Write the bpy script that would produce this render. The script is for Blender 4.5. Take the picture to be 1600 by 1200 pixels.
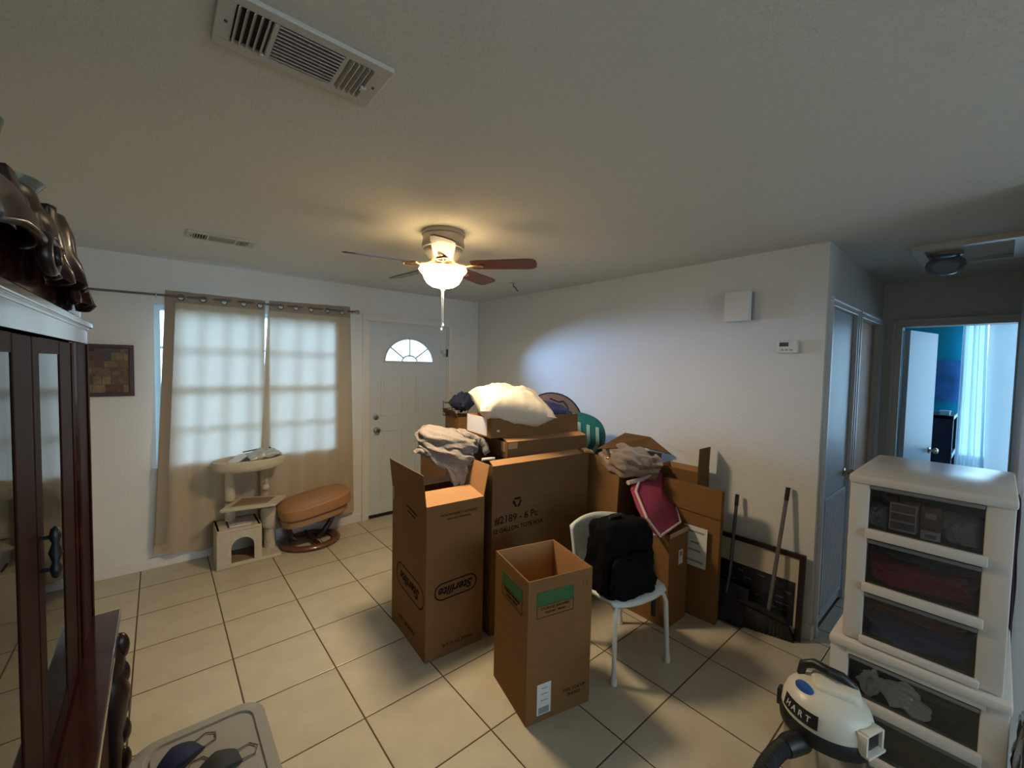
import bpy, bmesh, math, random
from mathutils import Matrix, Vector, Euler, noise
random.seed(4)
C = bpy.context.scene.collection
for o in list(bpy.data.objects): bpy.data.objects.remove(o)
R = math.radians
# ------------------------------------------------------------------ camera
cam_d = bpy.data.cameras.new('camera'); cam = bpy.data.objects.new('camera', cam_d); C.objects.link(cam)
cam_d.sensor_width = 36; cam_d.lens = 648.8 / 1600 * 36; cam_d.clip_start = .02
right = Vector((.76148289, -.64785582, .02065545)); up = Vector((.01243576, .04646275, .99884261)); fwd = Vector((.64806571, .76034469, -.04343716))
M = Matrix.Identity(4)
for i in range(3): M[i][0] = right[i]; M[i][1] = up[i]; M[i][2] = -fwd[i]
M[0][3], M[1][3], M[2][3] = .12085, -4.28213, 1.62691
cam.matrix_world = M
bpy.context.scene.camera = cam
# ------------------------------------------------------------------ view, world, daylight, rear fill
vs = bpy.context.scene.view_settings
vs.view_transform = 'Standard'; vs.look = 'None'; vs.gamma = 1; vs.use_curve_mapping = False; vs.exposure = 0.12
W = bpy.data.worlds.new('world'); bpy.context.scene.world = W; W.use_nodes = True
WORLD_STRENGTH = 4.2
W.node_tree.nodes['Background'].inputs[0].default_value = (.63, .82, 1, 1)
W.node_tree.nodes['Background'].inputs[1].default_value = WORLD_STRENGTH
def area(name, loc, rot, sx, sy, energy, col, portal=False, spread=None):
    d = bpy.data.lights.new(name, 'AREA'); d.shape = 'RECTANGLE'; d.size = sx; d.size_y = sy; d.energy = energy; d.color = col
    o = bpy.data.objects.new(name, d); C.objects.link(o); o.location = loc; o.rotation_euler = rot
    if portal: d.cycles.is_portal = True
    if spread: d.spread = R(spread)
    return o
sun_d = bpy.data.lights.new('sun', 'SUN'); sun_d.energy = 42; sun_d.angle = R(34); sun_d.color = (.30, .55, 1)
sun = bpy.data.objects.new('sun', sun_d); C.objects.link(sun); sun.location = (-3, 8, 6)
sun.rotation_euler = Vector((.42, -.9, -.16)).to_track_quat('-Z', 'Y').to_euler()
area('window_portal', (.76, .03, 1.41), (R(90), 0, R(180)), 1.3, 1.24, 1, (1, 1, 1), True)
area('bedroom_daylight', (7.28, -4.75, 1.45), (0, R(90), 0), 1.5, 1.5, 26, (.42, .72, 1))
area('rear_fill', (1.6, -7.35, 1.5), (R(90), 0, 0), 2.2, 1.3, .9, (1, .92, .80))  # added warm fill lamp behind the camera, not a source in the room
# ------------------------------------------------------------------ materials
def nd(nt, t, **k):
    n = nt.nodes.new(t)
    for a, b in k.items(): setattr(n, a, b)
    return n
def mat(name, col, rough=.6, metal=0, bump=0, scale=40, var=0, vscale=6, coat=0, spec=.5, rnd=0, stretch=None, trans=0, alpha=1, emit=0):
    m = bpy.data.materials.new(name); m.use_nodes = True; nt = m.node_tree; b = nt.nodes['Principled BSDF']
    b.inputs['Base Color'].default_value = (*col, 1); b.inputs['Roughness'].default_value = rough
    b.inputs['Metallic'].default_value = metal; b.inputs['Coat Weight'].default_value = coat; b.inputs['Coat Roughness'].default_value = .06
    b.inputs['Specular IOR Level'].default_value = spec; b.inputs['Alpha'].default_value = alpha
    if emit: b.inputs['Emission Color'].default_value = (*col, 1); b.inputs['Emission Strength'].default_value = emit
    tc = nd(nt, 'ShaderNodeTexCoord'); mp = nd(nt, 'ShaderNodeMapping'); nt.links.new(tc.outputs['Object'], mp.inputs[0])
    if stretch: mp.inputs['Scale'].default_value = stretch
    last = None
    if var:
        n = nd(nt, 'ShaderNodeTexNoise'); n.inputs['Scale'].default_value = vscale; n.inputs['Detail'].default_value = 6; nt.links.new(mp.outputs[0], n.inputs['Vector'])
        mr = nd(nt, 'ShaderNodeMapRange'); mr.inputs[1].default_value = .25; mr.inputs[2].default_value = .75; mr.inputs[3].default_value = 1 - var; mr.inputs[4].default_value = 1 + var
        nt.links.new(n.outputs[0], mr.inputs[0]); last = mr.outputs[0]
    if rnd:
        oi = nd(nt, 'ShaderNodeObjectInfo'); mr2 = nd(nt, 'ShaderNodeMapRange'); mr2.inputs[3].default_value = 1 - rnd; mr2.inputs[4].default_value = 1 + rnd
        nt.links.new(oi.outputs['Random'], mr2.inputs[0])
        if last is None: last = mr2.outputs[0]
        else:
            mm = nd(nt, 'ShaderNodeMath', operation='MULTIPLY'); nt.links.new(last, mm.inputs[0]); nt.links.new(mr2.outputs[0], mm.inputs[1]); last = mm.outputs[0]
    if last is not None:
        vm = nd(nt, 'ShaderNodeVectorMath', operation='SCALE'); vm.inputs[0].default_value = col; nt.links.new(last, vm.inputs['Scale']); nt.links.new(vm.outputs[0], b.inputs['Base Color'])
    if bump:
        n2 = nd(nt, 'ShaderNodeTexNoise'); n2.inputs['Scale'].default_value = scale; n2.inputs['Detail'].default_value = 4; nt.links.new(mp.outputs[0], n2.inputs['Vector'])
        bp = nd(nt, 'ShaderNodeBump'); bp.inputs['Strength'].default_value = bump; bp.inputs['Distance'].default_value = .01
        nt.links.new(n2.outputs[0], bp.inputs['Height']); nt.links.new(bp.outputs[0], b.inputs['Normal'])
    if trans:
        tr = nd(nt, 'ShaderNodeBsdfTranslucent'); tr.inputs[0].default_value = (*[min(1, c * 1.3) for c in col], 1) if trans is True else (*col, 1)
        mx = nd(nt, 'ShaderNodeMixShader'); mx.inputs[0].default_value = float(trans)
        out = nt.nodes['Material Output']
        nt.links.new(b.outputs[0], mx.inputs[1]); nt.links.new(tr.outputs[0], mx.inputs[2]); nt.links.new(mx.outputs[0], out.inputs[0])
    return m
def glassy(name, tint, gloss=.12, rough=.02, diff=None, dmix=0.):
    m = bpy.data.materials.new(name); m.use_nodes = True; nt = m.node_tree; nt.nodes.remove(nt.nodes['Principled BSDF'])
    t = nd(nt, 'ShaderNodeBsdfTransparent'); t.inputs[0].default_value = (*tint, 1); g = nd(nt, 'ShaderNodeBsdfGlossy'); g.inputs['Roughness'].default_value = rough
    fr = nd(nt, 'ShaderNodeFresnel'); fr.inputs[0].default_value = 1.5
    mx = nd(nt, 'ShaderNodeMixShader'); nt.links.new(fr.outputs[0], mx.inputs[0]); nt.links.new(t.outputs[0], mx.inputs[1]); nt.links.new(g.outputs[0], mx.inputs[2])
    out = nt.nodes['Material Output']; last = mx.outputs[0]
    if diff:
        d = nd(nt, 'ShaderNodeBsdfDiffuse'); d.inputs[0].default_value = (*diff, 1); m2 = nd(nt, 'ShaderNodeMixShader'); m2.inputs[0].default_value = dmix
        nt.links.new(last, m2.inputs[1]); nt.links.new(d.outputs[0], m2.inputs[2]); last = m2.outputs[0]
    nt.links.new(last, out.inputs[0]); return m
wall_m = mat('wall paint', (.70, .69, .64), .55, bump=.25, scale=90, var=.02, vscale=2)
ceil_m = mat('ceiling texture', (.64, .635, .56), .8, bump=.22, scale=110, var=.03, vscale=60)
trim_m = mat('trim paint', (.72, .69, .63), .35)
base_m = mat('baseboard paint', (.72, .70, .66), .4)
tile_m = mat('ceramic tile', (.49, .435, .315), .32, bump=.06, scale=60, var=.10, vscale=7, rnd=.05)
grout_m = mat('grout', (.085, .05, .028), .9)
door_m = mat('white door paint', (.60, .64, .64), .4)
door2_m = mat('gloss door paint', (.50, .54, .60), .42, spec=.25)
tan_m = mat('tan door wood', (.80, .40, .22), .5, spec=.2, var=.06, stretch=(8, 8, .6))
steel_m = mat('brushed nickel', (.55, .52, .47), .28, 1)
black_m = mat('black plastic', (.012, .012, .013), .4)
rubber_m = mat('black rubber', (.01, .01, .011), .65)
card_m = mat('cardboard', (.20, .102, .038), .85, spec=.15, var=.05, vscale=5, bump=.05, scale=120, stretch=(1, 1, 8))
card_d = mat('darker cardboard', (.16, .084, .034), .85, spec=.15, var=.07, vscale=5, bump=.05, scale=120, stretch=(1, 1, 8))
card_in = mat('cardboard inside', (.40, .21, .082), .8, var=.05, vscale=8)
ink_m = mat('black print', (.014, .010, .007), .9, spec=.1)
red_ink = mat('red print', (.24, .05, .03), .8)
green_ink = mat('green print', (.025, .10, .022), .7)
label_m = mat('white paper', (.62, .62, .60), .6)
greylab = mat('grey print', (.22, .24, .22), .7)
tape_m = mat('clear tape', (.42, .28, .16), .12)
cherry = mat('dark cherry wood', (.040, .010, .007), .16, coat=.9, var=.35, vscale=3, stretch=(6, 6, .7))
cherry_r = mat('dark cherry stile', (.020, .006, .005), .55, spec=.06, var=.35, vscale=3, stretch=(6, 6, .7))
carve_m = mat('carved cherry wood', (.020, .008, .007), .33, coat=.12, spec=.35)
cream_m = mat('cream carpet plush', (.56, .49, .36), .95, bump=.8, scale=160, var=.08, vscale=30)
sisal_m = mat('sisal rope', (.50, .40, .24), .9, bump=.9, scale=30, stretch=(1, 1, 9))
brownc = mat('brown cushion fabric', (.25, .165, .09), .9, bump=.3, scale=150)
leather = mat('tan leather', (.36, .175, .075), .42, bump=.2, scale=70, var=.12)
leather2 = mat('leather band', (.33, .20, .11), .5, bump=.2, scale=70)
walnut = mat('brown bentwood', (.13, .05, .024), .35, coat=.3, var=.2, stretch=(1, 1, 6))
dwood = mat('dark bentwood', (.045, .017, .011), .35)
curt_m = mat('beige curtain cloth', (.50, .40, .265), .9, bump=.15, scale=200, trans=.17)
head_m = mat('curtain header cloth', (.34, .27, .20), .9, trans=.05)
frame_m = mat('dark red picture frame', (.055, .015, .012), .4)
fan_wood = mat('mahogany blade', (.10, .022, .017), .35, coat=.3, var=.2)
fan_metal = mat('pewter fan metal', (.42, .37, .31), .38, .7)
white_pl = mat('white plastic', (.70, .69, .66), .35)
white_pl2 = mat('white enamel', (.62, .66, .62), .35)
tower_m = mat('cream white plastic', (.62, .57, .50), .25)
drawer_gl = glassy('clear drawer plastic', (.95, .96, .95), rough=.2, diff=(.20, .20, .19), dmix=.05)
glass_m = glassy('window glass', (.96, .98, 1))
cab_glass = glassy('cabinet glass', (.5, .5, .48))
crystal = glassy('crystal glass', (.85, .9, .88), rough=.05, diff=(.5, .55, .48), dmix=.25)
gray_m = mat('grey plastic lid', (.27, .265, .235), .45, var=.03)
pillow_m = mat('cream pillow cloth', (.62, .54, .42), .85, bump=.3, scale=25)
navy_m = mat('navy cloth', (.012, .017, .055), .85)
denim = mat('dark navy cloth', (.02, .03, .10), .85, bump=.4, scale=60)
lilac = mat('lilac cushion cloth', (.17, .125, .13), .85)
teal_m = mat('teal cushion cloth', (.01, .15, .16), .75)
aqua_m = mat('pale aqua print', (.32, .52, .50), .8)
blanket_m = mat('grey fleece', (.25, .215, .185), .98, bump=.8, scale=170, var=.12, vscale=40)
pink_m = mat('magenta cloth', (.26, .028, .065), .8, bump=.2, scale=50)
piping = mat('pink white piping', (.50, .38, .36), .8)
bagm = mat('beige bedding in plastic', (.26, .19, .14), .3, bump=.5, scale=14, coat=.7)
back_m = mat('black bag fabric', (.004, .004, .005), .9, spec=.1, bump=.3, scale=200)
vac_w = mat('cream white vacuum plastic', (.68, .64, .52), .35)
blue_m = mat('blue plastic', (.02, .09, .34), .35)
teal_wall = mat('turquoise wall paint', (.0, .36, .52), .6)
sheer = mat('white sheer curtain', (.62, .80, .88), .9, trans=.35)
darkblue = mat('dark navy furniture', (.008, .016, .05), .4)
lightblue = mat('pale blue edge paint', (.45, .75, .85), .5)
bluepic = mat('blue canvas print', (.06, .22, .55), .6, var=.4, vscale=5)
grass_m = mat('grass', (.10, .22, .05), .95, var=.4, vscale=3)
leaf_m = mat('hedge leaves', (.08, .20, .04), .8, bump=1, scale=8, var=.5, vscale=8)
brass = mat('brass', (.55, .42, .22), .25, 1)
bowl_m = bpy.data.materials.new('frosted lit bowl'); bowl_m.use_nodes = True
_b = bowl_m.node_tree.nodes['Principled BSDF']; _b.inputs['Base Color'].default_value = (.9, .8, .62, 1); _b.inputs['Emission Color'].default_value = (1, .70, .34, 1); _b.inputs['Emission Strength'].default_value = 12
# ------------------------------------------------------------------ mesh helpers
MW = {}
def tag(o, label=None, cat=None, group=None, kind=None):
    if label: o['label'] = label
    if cat: o['category'] = cat
    if group: o['group'] = group
    if kind: o['kind'] = kind
    return o
def thing(name, label, cat, loc=(0, 0, 0), rz=0, group=None):
    o = bpy.data.objects.new(name, None); C.objects.link(o); o.location = loc; o.rotation_euler = (0, 0, rz)
    o.empty_display_size = .05
    MW[o] = Matrix.Translation(loc) @ Matrix.Rotation(rz, 4, 'Z')
    return tag(o, label, cat, group)
def obj(name, bm, m, parent=None, smooth=False, local=False, label=None):
    me = bpy.data.meshes.new(name)
    bmesh.ops.recalc_face_normals(bm, faces=bm.faces[:])
    bm.to_mesh(me); bm.free()
    if m: me.materials.append(m)
    if smooth:
        for p in me.polygons: p.use_smooth = True
        try: me.set_sharp_from_angle(angle=R(40))
        except Exception: pass
    o = bpy.data.objects.new(name, me); C.objects.link(o)
    if parent is not None:
        o.parent = parent; MW[o] = MW[parent]
        if not local: me.transform(MW[parent].inverted())
    else: MW[o] = Matrix.Identity(4)
    if label: o['label'] = label
    return o
def recenter(o):
    """move a single-mesh thing's origin to the middle of its footprint"""
    vs_ = [v.co for v in o.data.vertices]
    c = Vector(((min(v.x for v in vs_) + max(v.x for v in vs_)) / 2, (min(v.y for v in vs_) + max(v.y for v in vs_)) / 2, min(v.z for v in vs_)))
    o.data.transform(Matrix.Translation(-c)); o.location = c; MW[o] = Matrix.Translation(c); return o
def BM(): return bmesh.new()
def box(bm, x0, x1, y0, y1, z0, z1, bev=0, mtx=None):
    r = bmesh.ops.create_cube(bm, size=1); v = r['verts']
    for q in v: q.co = Vector(((x0 + x1) / 2 + q.co.x * (x1 - x0), (y0 + y1) / 2 + q.co.y * (y1 - y0), (z0 + z1) / 2 + q.co.z * (z1 - z0)))
    if bev:
        e = list({e for q in v for e in q.link_edges}); rr = bmesh.ops.bevel(bm, geom=e, offset=bev, segments=2, affect='EDGES', profile=.5); v = list({q for f in rr['faces'] for q in f.verts} | {q for q in v if q.is_valid})
    if mtx is not None: bmesh.ops.transform(bm, matrix=mtx, verts=[q for q in v if q.is_valid])
    return bm
def bx(*a, **k): return box(BM(), *a, **k)
def slab(bm, pts, t):
    """thin solid on 4 (or more) points, thickness t along -normal"""
    p = [Vector(q) for q in pts]; n = (p[1] - p[0]).cross(p[-1] - p[0]).normalized() * t
    a = [bm.verts.new(q) for q in p]; b = [bm.verts.new(q - n) for q in p]
    bm.faces.new(a); bm.faces.new(b[::-1])
    for i in range(len(p)): j = (i + 1) % len(p); bm.faces.new((a[i], b[i], b[j], a[j]))
    return bm
def tube(bm, pts, r, seg=8, cap=True):
    pts = [Vector(p) for p in pts]; n = len(pts); rs = r if isinstance(r, (list, tuple)) else [r] * n
    rings = []; prev = None
    for i, p in enumerate(pts):
        d = (pts[min(i + 1, n - 1)] - pts[max(i - 1, 0)]).normalized()
        if prev is None:
            a = d.orthogonal().normalized()
        else:
            a = prev - d * prev.dot(d)
            a = a.normalized() if a.length > 1e-6 else d.orthogonal().normalized()
        prev = a; b = d.cross(a)
        rings.append([bm.verts.new(p + (a * math.cos(2 * math.pi * k / seg) + b * math.sin(2 * math.pi * k / seg)) * rs[i]) for k in range(seg)])
    for i in range(n - 1):
        for k in range(seg): bm.faces.new((rings[i][k], rings[i][(k + 1) % seg], rings[i + 1][(k + 1) % seg], rings[i + 1][k]))
    if cap: bm.faces.new(rings[0][::-1]); bm.faces.new(rings[-1])
    return bm
def lathe(bm, prof, c=(0, 0, 0), seg=24, sx=1, sy=1, mtx=None):
    rings = []; new = []
    for r, z in prof:
        ring = [bm.verts.new((c[0] + r * sx * math.cos(2 * math.pi * k / seg), c[1] + r * sy * math.sin(2 * math.pi * k / seg), c[2] + z)) for k in range(seg)]
        rings.append(ring); new += ring
    for i in range(len(rings) - 1):
        for k in range(seg): bm.faces.new((rings[i][k], rings[i][(k + 1) % seg], rings[i + 1][(k + 1) % seg], rings[i + 1][k]))
    if prof[0][0] > 1e-5: bm.faces.new(rings[0][::-1])
    if prof[-1][0] > 1e-5: bm.faces.new(rings[-1])
    bmesh.ops.remove_doubles(bm, verts=new, dist=1e-6)
    if mtx is not None: bmesh.ops.transform(bm, matrix=mtx, verts=[v for v in new if v.is_valid])
    return bm
def torus(bm, c, R1, r, seg=24, s2=8, axis='Z', sx=1, sy=1):
    rings = []
    for i in range(seg):
        a = 2 * math.pi * i / seg; ring = []
        for j in range(s2):
            b = 2 * math.pi * j / s2; q = (R1 + r * math.cos(b)); x, y, z = q * math.cos(a) * sx, q * math.sin(a) * sy, r * math.sin(b)
            if axis == 'Y': x, y, z = x, z, y
            if axis == 'X': x, y, z = z, x, y
            ring.append(bm.verts.new((c[0] + x, c[1] + y, c[2] + z)))
        rings.append(ring)
    for i in range(seg):
        for j in range(s2): bm.faces.new((rings[i][j], rings[(i + 1) % seg][j], rings[(i + 1) % seg][(j + 1) % s2], rings[i][(j + 1) % s2]))
    return bm
def grid(fn, nu, nv, closed=False):
    bm = BM(); g = [[bm.verts.new(fn(i / nu, j / nv)) for j in range(nv + 1)] for i in range(nu + 1)]
    for i in range(nu):
        for j in range(nv): bm.faces.new((g[i][j], g[i + 1][j], g[i + 1][j + 1], g[i][j + 1]))
    return bm
def solid(o, t, off=0):
    md = o.modifiers.new('thickness', 'SOLIDIFY'); md.thickness = t; md.offset = off; return o
def sub(o, n=1):
    md = o.modifiers.new('smooth', 'SUBSURF'); md.levels = n; md.render_levels = n; return o
def pillow_bm(w, d, h, mtx, n=26, wr=.012, p=3.0, pinch=.10, seed=0):
    bm = BM(); sheets = []
    for s in (1, -1):
        g = []
        for i in range(n + 1):
            row = []
            for j in range(n + 1):
                u = -1 + 2 * i / n; v = -1 + 2 * j / n
                x = u * (1 - pinch * (1 - abs(v) ** 2) * abs(u) ** 2 * 1) ; y = v * (1 - pinch * (1 - abs(u) ** 2) * abs(v) ** 2)
                t = max(0, (1 - abs(u) ** p) * (1 - abs(v) ** p)) ** .5
                nz = noise.noise(Vector((u * 2.2 + seed, v * 3.1, s * 3))) + .6 * noise.noise(Vector((u * 6 + seed, v * 3 + u * 3, s * 3)))
                row.append(bm.verts.new((x * w / 2, y * d / 2, s * t * h / 2 + nz * wr * t)))
            g.append(row)
        sheets.append(g)
        for i in range(n):
            for j in range(n): bm.faces.new((g[i][j], g[i + 1][j], g[i + 1][j + 1], g[i][j + 1]))
    bmesh.ops.remove_doubles(bm, verts=bm.verts[:], dist=1e-5)
    bmesh.ops.transform(bm, matrix=mtx, verts=bm.verts[:]); return bm
def rbox(w, d, h, mtx, n=12, p=5, seed=0, wr=.01):
    bm = BM(); bmesh.ops.create_cube(bm, size=2); bmesh.ops.subdivide_edges(bm, edges=bm.edges[:], cuts=n, use_grid_fill=True)
    for v in bm.verts:
        c = v.co.copy(); l = (abs(c.x) ** p + abs(c.y) ** p + abs(c.z) ** p) ** (1 / p); c = c / l
        nn = noise.noise(c * 2.5 + Vector((seed, 0, 0))) * wr * 2
        v.co = Vector((c.x * (w / 2 + nn), c.y * (d / 2 + nn), c.z * (h / 2 + nn)))
    bmesh.ops.transform(bm, matrix=mtx, verts=bm.verts[:]); return bm
def TR(loc, rx=0, ry=0, rz=0): return Matrix.Translation(loc) @ Euler((R(rx), R(ry), R(rz))).to_matrix().to_4x4()
def text_bm(s, size, mtx, ext=.0006, shear=0, bold=0):
    cu = bpy.data.curves.new('t', 'FONT'); cu.body = s; cu.size = size; cu.align_x = 'CENTER'; cu.align_y = 'CENTER'; cu.extrude = ext; cu.shear = shear; cu.offset = bold; cu.resolution_u = 3
    o = bpy.data.objects.new('t', cu); C.objects.link(o)
    dg = bpy.context.evaluated_depsgraph_get(); me = bpy.data.meshes.new_from_object(o.evaluated_get(dg))
    bpy.data.objects.remove(o); bm = BM(); bm.from_mesh(me); bpy.data.meshes.remove(me)
    bmesh.ops.transform(bm, matrix=mtx, verts=bm.verts[:]); return bm
def face_mtx(origin, u, w):
    """x along u, y along w, z = outward normal"""
    u = Vector(u).normalized(); w = Vector(w).normalized(); n = u.cross(w)
    m = Matrix.Identity(4)
    for i in range(3): m[i][0] = u[i]; m[i][1] = w[i]; m[i][2] = n[i]; m[i][3] = origin[i]
    return m
# ------------------------------------------------------------------ the setting
YB, XR, YC, H, XL, XF, YN, YR = -.087, 3.125, -3.603, 2.395, -.62, 4.90, -4.362, -7.5
def struct(name, bm, m, label=None):
    o = obj(name, bm, m); o['kind'] = 'structure'
    if label: o['label'] = label
    return o
T = .15
# floor with one object per tile
s = .4115
fl = bx(XL - .2, 7.7, YR - .2, YB + .3, -.12, -.0012); floor = struct('floor', fl, grout_m, 'floor of beige ceramic tiles with dark brown grout lines')
regions = [(XL, XR, YN - .0, YB), (XL, 2.75, YR + 3.0, YN), (XR, XF, YN, YC)]
full = {}
g2 = .0034
def tile_mesh(x0, x1, y0, y1):
    b = BM(); cx, cy = (x0 + x1) / 2, (y0 + y1) / 2; hx, hy = (x1 - x0) / 2, (y1 - y0) / 2
    v0 = [b.verts.new((sx * hx, sy * hy, -.004)) for sx, sy in ((-1, -1), (1, -1), (1, 1), (-1, 1))]
    v1 = [b.verts.new((sx * hx, sy * hy, -.0010)) for sx, sy in ((-1, -1), (1, -1), (1, 1), (-1, 1))]
    v2 = [b.verts.new((sx * (hx - .002), sy * (hy - .002), 0)) for sx, sy in ((-1, -1), (1, -1), (1, 1), (-1, 1))]
    for a, c in ((v0, v1), (v1, v2)):
        for k in range(4): b.faces.new((a[k], a[(k + 1) % 4], c[(k + 1) % 4], c[k]))
    b.faces.new(v2)
    me = bpy.data.meshes.new('tile'); bmesh.ops.recalc_face_normals(b, faces=b.faces[:]); b.to_mesh(me); b.free(); me.materials.append(tile_m); return me, (cx, cy, 0)
full_me = None
for i in range(-2, 13):
    for j in range(0, 13):
        X0, X1, Y1, Y0 = i * s, (i + 1) * s, -j * s + s, -j * s
        for (a, b_, c, d) in regions:
            x0, x1, y0, y1 = max(X0, a), min(X1, b_), max(Y0, c), min(Y1, d)
            if x1 - x0 < .02 or y1 - y0 < .02: continue
            isf = (x1 - x0 > s - 1e-6 and y1 - y0 > s - 1e-6)
            if isf and full_me is not None: me = full_me; loc = ((x0 + x1) / 2, (y0 + y1) / 2, 0)
            else:
                me, loc = tile_mesh(x0 + g2, x1 - g2, y0 + g2, y1 - g2)
                if isf: full_me = me
            o = bpy.data.objects.new('tile', me); C.objects.link(o); o.location = loc; o.parent = floor
carpet = struct('floor_bedroom', bx(XF + .1, 7.6, -6, -2.6, -.004, .004), mat('bedroom carpet', (.10, .20, .28), .95, bump=.5, scale=200), 'blue-grey bedroom carpet')
ceiling = struct('ceiling', bx(XL - .2, 7.7, YR - .2, YB + .2, H, H + .12), ceil_m, 'textured off-white ceiling')
# back wall with window and front door openings
WX0, WX1, WZ0, WZ1 = .10, 1.42, .78, 2.035
DX0, DX1, DZ = 1.755, 2.705, 2.06
b = BM()
for a in ((XL - .2, WX0, 0, H), (WX0, WX1, 0, WZ0), (WX0, WX1, WZ1, H), (WX1, DX0, 0, H), (DX0, DX1, DZ, H), (DX1, XR + T, 0, H)):
    box(b, a[0], a[1], YB, YB + T, a[2], a[3])
struct('wall_back', b, wall_m, 'white front wall with the curtained window and entry door')
struct('wall_right', bx(XR, XR + .09, YC, YB, 0, H), wall_m, 'white wall behind the pile of boxes')
struct('wall_left', bx(XL - T, XL, YR, YB, 0, H), wall_m)
b = BM(); box(b, XL - T, -.0, YR - T, YR, 0, H); box(b, 0, 3.2, YR - T, YR, 0, .7); box(b, 0, 3.2, YR - T, YR, 2.2, H); box(b, 3.2, 5, YR - T, YR, 0, H)
struct('wall_rear', b, wall_m)
struct('wall_side', bx(2.75, 2.9, YR, YN, 0, H), wall_m, 'white wall end beside the drawer tower')
# hall walls
D2 = (3.225, 3.855); D3 = (4.0, 4.76)
b = BM()
for a in ((XR + .09, D2[0], 0, H), (D2[0], D2[1], 2.03, H), (D2[1], D3[0], 0, H), (D3[0], D3[1], 2.03, H), (D3[1], XF, 0, H)):
    box(b, a[0], a[1], YC, YC + .12, a[2], a[3])
struct('wall_hall', b, wall_m, 'hall wall with two doors')
struct('wall_hall_side', bx(2.9, XF, YN - .12, YN, 0, H), wall_m)
BY0, BY1, BZ = -4.352, -3.735, 2.02
b = BM(); box(b, XF, XF + .12, BY1, YC + .12, 0, H); box(b, XF, XF + .12, BY0, BY1, BZ, H); box(b, XF, XF + .12, YN - .12, BY0, 0, H)
struct('wall_far', b, wall_m, 'wall at the hall end around the bedroom doorway')
struct('wall_closet', bx(3.22, 4.95, YC + .9, YC + 1.0, 0, H), wall_m)
# bedroom
b = BM(); box(b, 7.42, 7.55, -6, -4.12 - 1.5, 0, H); box(b, 7.42, 7.55, -4.0, -2.6, 0, H); box(b, 7.42, 7.55, -5.62, -4.0, 0, .45); box(b, 7.42, 7.55, -5.62, -4.0, 2.25, H)
struct('wall_bedroom', b, teal_wall, 'turquoise bedroom wall with the bright window')
struct('wall_bedroom_left', bx(XF + .12, 7.5, -2.75, -2.6, 0, H), teal_wall)
struct('wall_bedroom_right', bx(XF + .12, 7.5, -6.1, -6, 0, H), teal_wall)
# baseboards
def bb(name, x0, x1, y0, y1): struct(name, bx(x0, x1, y0, y1, 0, .085, bev=.003), base_m)
bb('baseboard_back', XL, 1.69, YB - .014, YB); bb('baseboard_back_right', 2.77, XR, YB - .014, YB)
bb('baseboard_right', XR - .014, XR, YC, YB - .014); bb('baseboard_corner', XR - .014, 3.16, YC - .014, YC); bb('baseboard_left', XL, XL + .014, YR, YB)
bb('baseboard_hall', 3.92, 3.945, YC - .014, YC); bb('baseboard_side', 2.736, 2.75, YR, YN)
def casing(n, axis, a0, a1, p, zt, w=.06, t=.018, sgn=-1, m=None):  # side boards, head board, raised outer edge
    b = BM()
    def q(x0, x1, z0, z1, t):
        if axis == 'x': box(b, x0, x1, min(p, p + sgn * t), max(p, p + sgn * t), z0, z1, bev=.003)
        else: box(b, min(p, p + sgn * t), max(p, p + sgn * t), x0, x1, z0, z1, bev=.003)
    q(a0 - w, a0, 0, zt, t); q(a1, a1 + w, 0, zt, t); q(a0 - w, a1 + w, zt, zt + w, t)
    q(a0 - w - .002, a0 - w * .6, 0, zt + w * .6, t + .006); q(a1 + w * .6, a1 + w + .002, 0, zt + w * .6, t + .006); q(a0 - w - .002, a1 + w + .002, zt + w * .62, zt + w + .002, t + .008)
    return struct('trim_%d' % n, b, m or trim_m)
casing(1, 'x', DX0 + .0, DX1 - .0, YB, DZ)
casing(2, 'x', D2[0], D2[1], YC, 2.03, w=.05, m=mat('gloss trim paint', (.66, .68, .72), .35)); casing(3, 'x', D3[0], D3[1], YC, 2.03, w=.05, m=bpy.data.materials['gloss trim paint'])
casing(4, 'y', BY0 + .0, BY1, XF, BZ, w=.06)
# ---- window
win = struct('window_1', bx(WX0, WX1, YB + .13, YB + .149, WZ0, WZ0 + .001), trim_m, 'front window behind the beige curtains')
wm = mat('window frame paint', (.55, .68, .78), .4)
b = BM(); box(b, WX0, WX0 + .035, YB + .02, YB + T, WZ0, WZ1); box(b, WX1 - .035, WX1, YB + .02, YB + T, WZ0, WZ1); box(b, WX0 + .035, WX1 - .035, YB + .02, YB + T, WZ1 - .03, WZ1); box(b, WX0 + .035, WX1 - .035, YB + .02, YB + T, WZ0, WZ0 + .035)
obj('window_frame', b, wm, win)
obj('window_sill', bx(WX0 - .02, WX1 + .02, YB - .02, YB + .02, WZ0 - .02, WZ0 + .005), base_m, win)
for zz, hh in ((1.40, .022), (1.715, .010), (1.09, .010)): obj('muntin', bx(WX0 + .03, WX1 - .03, YB + .055, YB + .085, zz - hh, zz + hh), wm, win)
for xx in (.76,): obj('mullion', bx(xx - .02, xx + .02, YB + .05, YB + .09, WZ0 + .03, WZ1 - .03), wm, win)
for k in range(2):
    for zz in range(4):
        z0 = (WZ0 + .035, 1.10, 1.422, 1.725)[zz]; z1 = (1.08, 1.378, 1.705, WZ1 - .03)[zz]; x0 = (WX0 + .035, .78)[k]; x1 = (.74, WX1 - .035)[k]
        obj('pane', bx(x0, x1, YB + .068, YB + .071, z0, z1), glass_m, win)
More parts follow.
